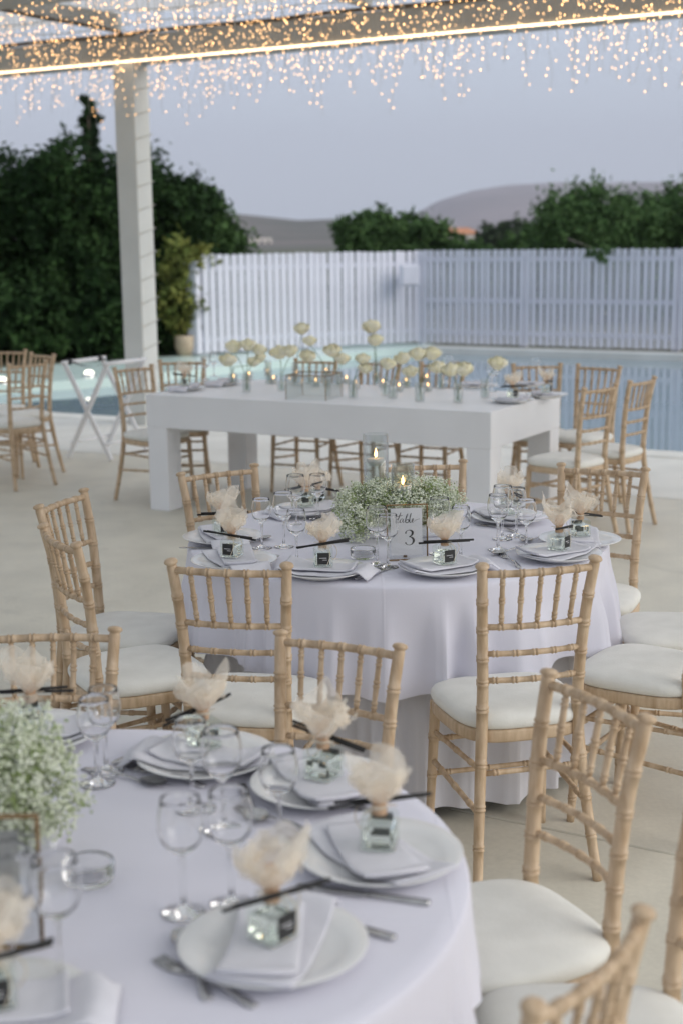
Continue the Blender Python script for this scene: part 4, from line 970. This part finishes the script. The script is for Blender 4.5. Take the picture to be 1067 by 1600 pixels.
def card_frame(p, rz, tilt, label, digit, Wd=.128, Hd=.180, grp='brass table number frames', paper=None, b_=.004, cw=1.0):
    o = empty('card_frame', p, rz, label, 'card frame', grp); o.rotation_euler = (tilt, 0, rz)
    for x in (-Wd / 2, Wd / 2): MB().box((x, 0, Hd / 2), (b_, .007, Hd - b_), bev=.0008).build('frame_bar', M_brass, o)
    for z in (b_ / 2, Hd - b_ / 2): MB().box((0, 0, z), (Wd + b_, .0072, b_), bev=.0008).build('frame_bar', M_brass, o)
    MB().box((0, -.002, Hd / 2), (Wd - b_, .0012, Hd - 2 * b_)).build('glass_pane', M_pane, o)
    MB().box((0, .0022, Hd / 2), (Wd - b_, .0012, Hd - 2 * b_)).build('glass_pane', M_pane, o)
    MB().bar((0, .004, .06), (0, .055, .001), .012, .003).build('prop', M_brass, o)
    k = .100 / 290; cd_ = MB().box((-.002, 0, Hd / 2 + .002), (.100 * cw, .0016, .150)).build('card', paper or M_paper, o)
    ink = MB()
    for s in WORD + digit: ribbon(ink, [(q[0], q[1], q[2] * 1.25) for q in s], k, 277, 329, -.0010)
    for i, q in enumerate(ink.v): ink.v[i] = (q[0] - .002, q[1], q[2] + Hd / 2 + .002)
    ink.build('lettering', M_ink, cd_); return o
cc = (atz(604, 879, ZT) + atz(669, 875, ZT)) / 2
card_frame((cc.x, cc.y + .01, ZT + .001), R(6), R(-4), "white table number card reading 'table 3' in a brass glass frame", THREE)
card_frame((-.523, 1.905, ZT + .001), R(2), R(-3), 'grey-looking table number card in a brass glass frame before the big flower cloud', FIVE, .165, .202, paper=M_paper_shaded, b_=.0055, cw=1.15)

# ------------------------------------------------------------------ flowers, vases and candles on the long table
def bloom_mesh(seed):
    r_ = random.Random(seed); mb = MB()
    for ring in range(5):
        np_ = (3, 4, 6, 7, 8)[ring]; R0 = .012 + .0080 * ring; H0 = .066 - .002 * ring
        for k in range(np_):
            a0 = 2 * math.pi * k / np_ + ring * .7 + r_.uniform(-.15, .15); wd = 2 * math.pi / np_ * .72; lean = r_.uniform(.85, 1.12); zz = r_.uniform(-.003, .003)
            def fn(u, v, a0=a0, wd=wd, R0=R0, H0=H0, lean=lean, zz=zz, ring=ring):
                a = a0 + (u - .5) * 2 * wd * (.45 + .65 * math.sin(math.pi * min(1, .25 + .75 * v)))
                rad = R0 * (.22 + .9 * math.sin(math.pi * (.05 + .74 * v))) * lean + (.0035 * ring * max(0, v - .75) * 3)
                return (rad * math.cos(a), rad * math.sin(a), zz + H0 * v ** .8 - .004 * ring * .6 - .006 * abs(u - .5) * v)
            mb.grid(6, 6, fn)
    mb.lathe([(0, -.012), (.010, -.010), (.014, 0), (.010, .006)], 10); return mb.mesh('bloom', M_petal)
BL = [bloom_mesh(s) for s in range(3)]
def vase_mesh(kind):
    if kind == 0: pr = [(0, 0), (.027, 0), (.029, .003), (.029, .115), (.027, .1155), (.0268, .006), (0, .006)]
    elif kind == 1: pr = [(0, 0), (.026, 0), (.030, .008), (.032, .035), (.026, .06), (.014, .08), (.013, .12), (.016, .127), (.0145, .1275), (.0115, .12), (.0125, .08), (.0245, .058), (.030, .034), (.028, .010), (0, .006)]
    else: pr = [(0, 0), (.020, 0), (.022, .003), (.022, .16), (.020, .1605), (.0198, .006), (0, .006)]
    return MB().lathe(pr, 24).mesh('bud_vase', M_vase)
VS = [vase_mesh(k) for k in range(3)]
vases = [((386, 612), 0, [(365, 542), (388, 539), (405, 547)]), ((364, 601), 1, [(356, 563), (395, 566)]), ((441, 611), 1, [(438, 551), (454, 549)]), ((462, 603), 2, [(472, 514)]),
    ((512, 604), 0, [(484, 533)]), ((484, 600), 1, [(480, 557)]), ((528, 606), 1, [(520, 548), (535, 561)]), ((551, 621), 0, [(566, 561), (569, 576)]), ((588, 600), 2, [(580, 511), (586, 532)]),
    ((602, 618), 1, [(604, 569)]), ((613, 622), 0, [(629, 560)]), ((655, 627), 0, [(653, 554), (674, 553)]), ((688, 608), 1, [(684, 574)]), ((715, 629), 0, [(705, 578), (724, 577)]), ((757, 621), 0, [(776, 568)]),
    ((420, 600), 2, [(408, 560)]), ((635, 606), 1, [(641, 581)])]
vw = ['plain cylinder', 'round-bellied', 'slim tall']; i_ = 0
for (px, kind, bl_) in vases:
    p = atz(*px, ZL) + Z * .001; r_ = random.Random(i_)
    vz = empty('bud_vase', p, 0, 'clear %s glass bud vase on the long white table' % vw[kind], 'vase', 'bud vases on the long table: ' + vw[kind])
    put('glass', VS[kind], vz)
    MB().lathe([(0, .0075), (.017, .0075), (.017, .05), (0, .05)], 16).build('water', M_water, vz)
    for j, b2 in enumerate(bl_):
        yb = p.y + r_.uniform(-.03, .05); q = aty(*b2, yb); h_ = q - p; s = r_.uniform(.92, 1.34)
        fo = empty('cream_flower', p + Z * .012, 0, 'cream many-petalled flower in a %s bud vase on the long table' % vw[kind], 'flower', 'cream flowers in %s bud vases' % vw[kind])
        tip = Vector((h_.x, h_.y, h_.z - .012 - .022 * s)); b0 = Vector((r_.uniform(-.010, .010), r_.uniform(-.010, .010), 0)); lip = Vector((max(-.010, min(.010, h_.x * .35)), max(-.010, min(.010, h_.y * .35)), .10 if kind != 2 else .14))
        MB().tube(crom([b0, lip, (lip + tip) / 2 + Vector((-h_.x * .08, 0, .004)), tip], 6), .0021, 6).build('stem', M_stem, fo)
        o = put('bloom', BL[(i_ + j) % 3], fo, tip); o.scale = (s, s, s * .95); o.rotation_euler = (r_.uniform(-.25, .25), h_.x * 1.2 + r_.uniform(-.15, .15), r_.uniform(0, 6))
    i_ += 1
gb = empty('glass_box', atz(491, 622, ZL) + Z * .001, UA + R(8), 'square clear glass box with a gold rim on the long table', 'vase')
s = .135
for a in range(4):
    d = Vector((math.cos(a * math.pi / 2), math.sin(a * math.pi / 2), 0)); e = Vector((-d.y, d.x, 0))
    MB().box(d * s + Z * .075, (.003, 2 * s - .003, .15), (d, e, Z)).build('pane', M_vase, gb)
    MB().bar(d * s - e * s + Z * .153, d * s + e * s + Z * .153, .006, .006).build('rim', M_brass, gb)
    MB().box((d + e) * s + Z * .075, (.004, .004, .15), (d, e, Z)).build('corner_bar', M_brass, gb)
for k, px in enumerate([(366, 598), (390, 594), (419, 588), (428, 600), (464, 592), (494, 604), (510, 588), (541, 600), (556, 608), (586, 594), (598, 606), (623, 612), (634, 604), (666, 598), (668, 612)]):
    p = atz(*px, ZL) + Z * .001
    tl = empty('tealight', p, 0, 'lit tealight in a small glass cup among the bud vases', 'candle', 'tealights on the long table')
    MB().lathe([(0, 0), (.024, 0), (.027, .004), (.028, .062), (.026, .0625), (.0252, .006), (0, .005)], 18).build('cup', M_vase, tl)
    MB().lathe([(0, .0065), (.019, .0065), (.019, .036), (0, .036)], 14).build('wax', M_wax, tl)
    f = put('flame', FL, tl, (0, 0, .038)); f.scale = (.8, .8, .7)
GLT = 'the long table'
for k, (px, lab, bo) in enumerate([((800, 627), 'at the long table corner with a puffed tulle', True), ((853, 619), 'at the long table end near the corner chair', True), ((290, 608), 'at the long table beside the pillar', True), ((346, 600), 'at the long table behind the first vases', False), ((745, 604), 'at the long table behind the last vases', False), ((822, 602), 'before the chair against the water', False)]):
    setting(px, (LTC.x, LTC.y), lab, ZL, GLT, k, 20 * (k % 2), (30, 60, 200)[k % 3], bot=bo)
for px, k in (((322, 594), 1), ((335, 588), 1), ((775, 604), 1), ((768, 612), 0), ((712, 604), 1), ((836, 598), 1), ((700, 598), 0)):
    wine(atz(*px, ZL) + Z * .001, k, 'wine glass standing on the long white table', 'wine glasses on the long table')

# ------------------------------------------------------------------ folding tray stand
a, b_ = atz(108, 717), atz(172, 722); d = (b_ - a); wd = d.length; d.normalize(); e = Vector((-d.y, d.x, 0))
fs_ = empty('folding_tray_stand', a, math.atan2(d.y, d.x), 'white folding tray stand with crossed legs by the pool', 'tray stand')
Hs, Dp = .80, .50
for y in (0, Dp):
    MB().bar((0, y, .012), (wd, y + .022, Hs), .040, .020, (0, 1, 0), .003).build('leg', M_white, fs_)
    MB().bar((wd, y + .022, .012), (0, y, Hs), .040, .020, (0, 1, 0), .003).build('leg', M_white, fs_)
for x in (0, wd): MB().tube([(x, -.02, Hs), (x, Dp + .045, Hs)], .017, 10).build('top_bar', M_white, fs_)
for x in (.1 * wd, .9 * wd): MB().tube([(x, .0, .14), (x, Dp + .02, .14)], .012, 8).build('stretcher', M_white, fs_)
for y in (.06, Dp - .04):
    MB().box((0, y, Hs + .0), (.045, .04, .042), bev=.006).build('strap_end', M_black, fs_); MB().grid(10, 2, lambda u, v, y=y: (wd * u, y - .02 + .04 * v, Hs + .019 - .05 * math.sin(math.pi * u))).build('strap', M_black, fs_)

# ------------------------------------------------------------------ evening haze
m, n, out = newmat('evening_air'); pv_ = N(n, 'ShaderNodeVolumePrincipled'); pv_.inputs['Color'].default_value = (.86, .86, .97, 1); pv_.inputs['Density'].default_value = .00030; pv_.inputs['Anisotropy'].default_value = 0.0
n.links.new(pv_.outputs[0], out.inputs['Volume'])
hz = MB().box((0, 1500, 149.0), (7000, 5400, 304)).build('haze', m); hz['kind'] = 'stuff'; hz['label'] = 'thin lavender evening haze over the hills'
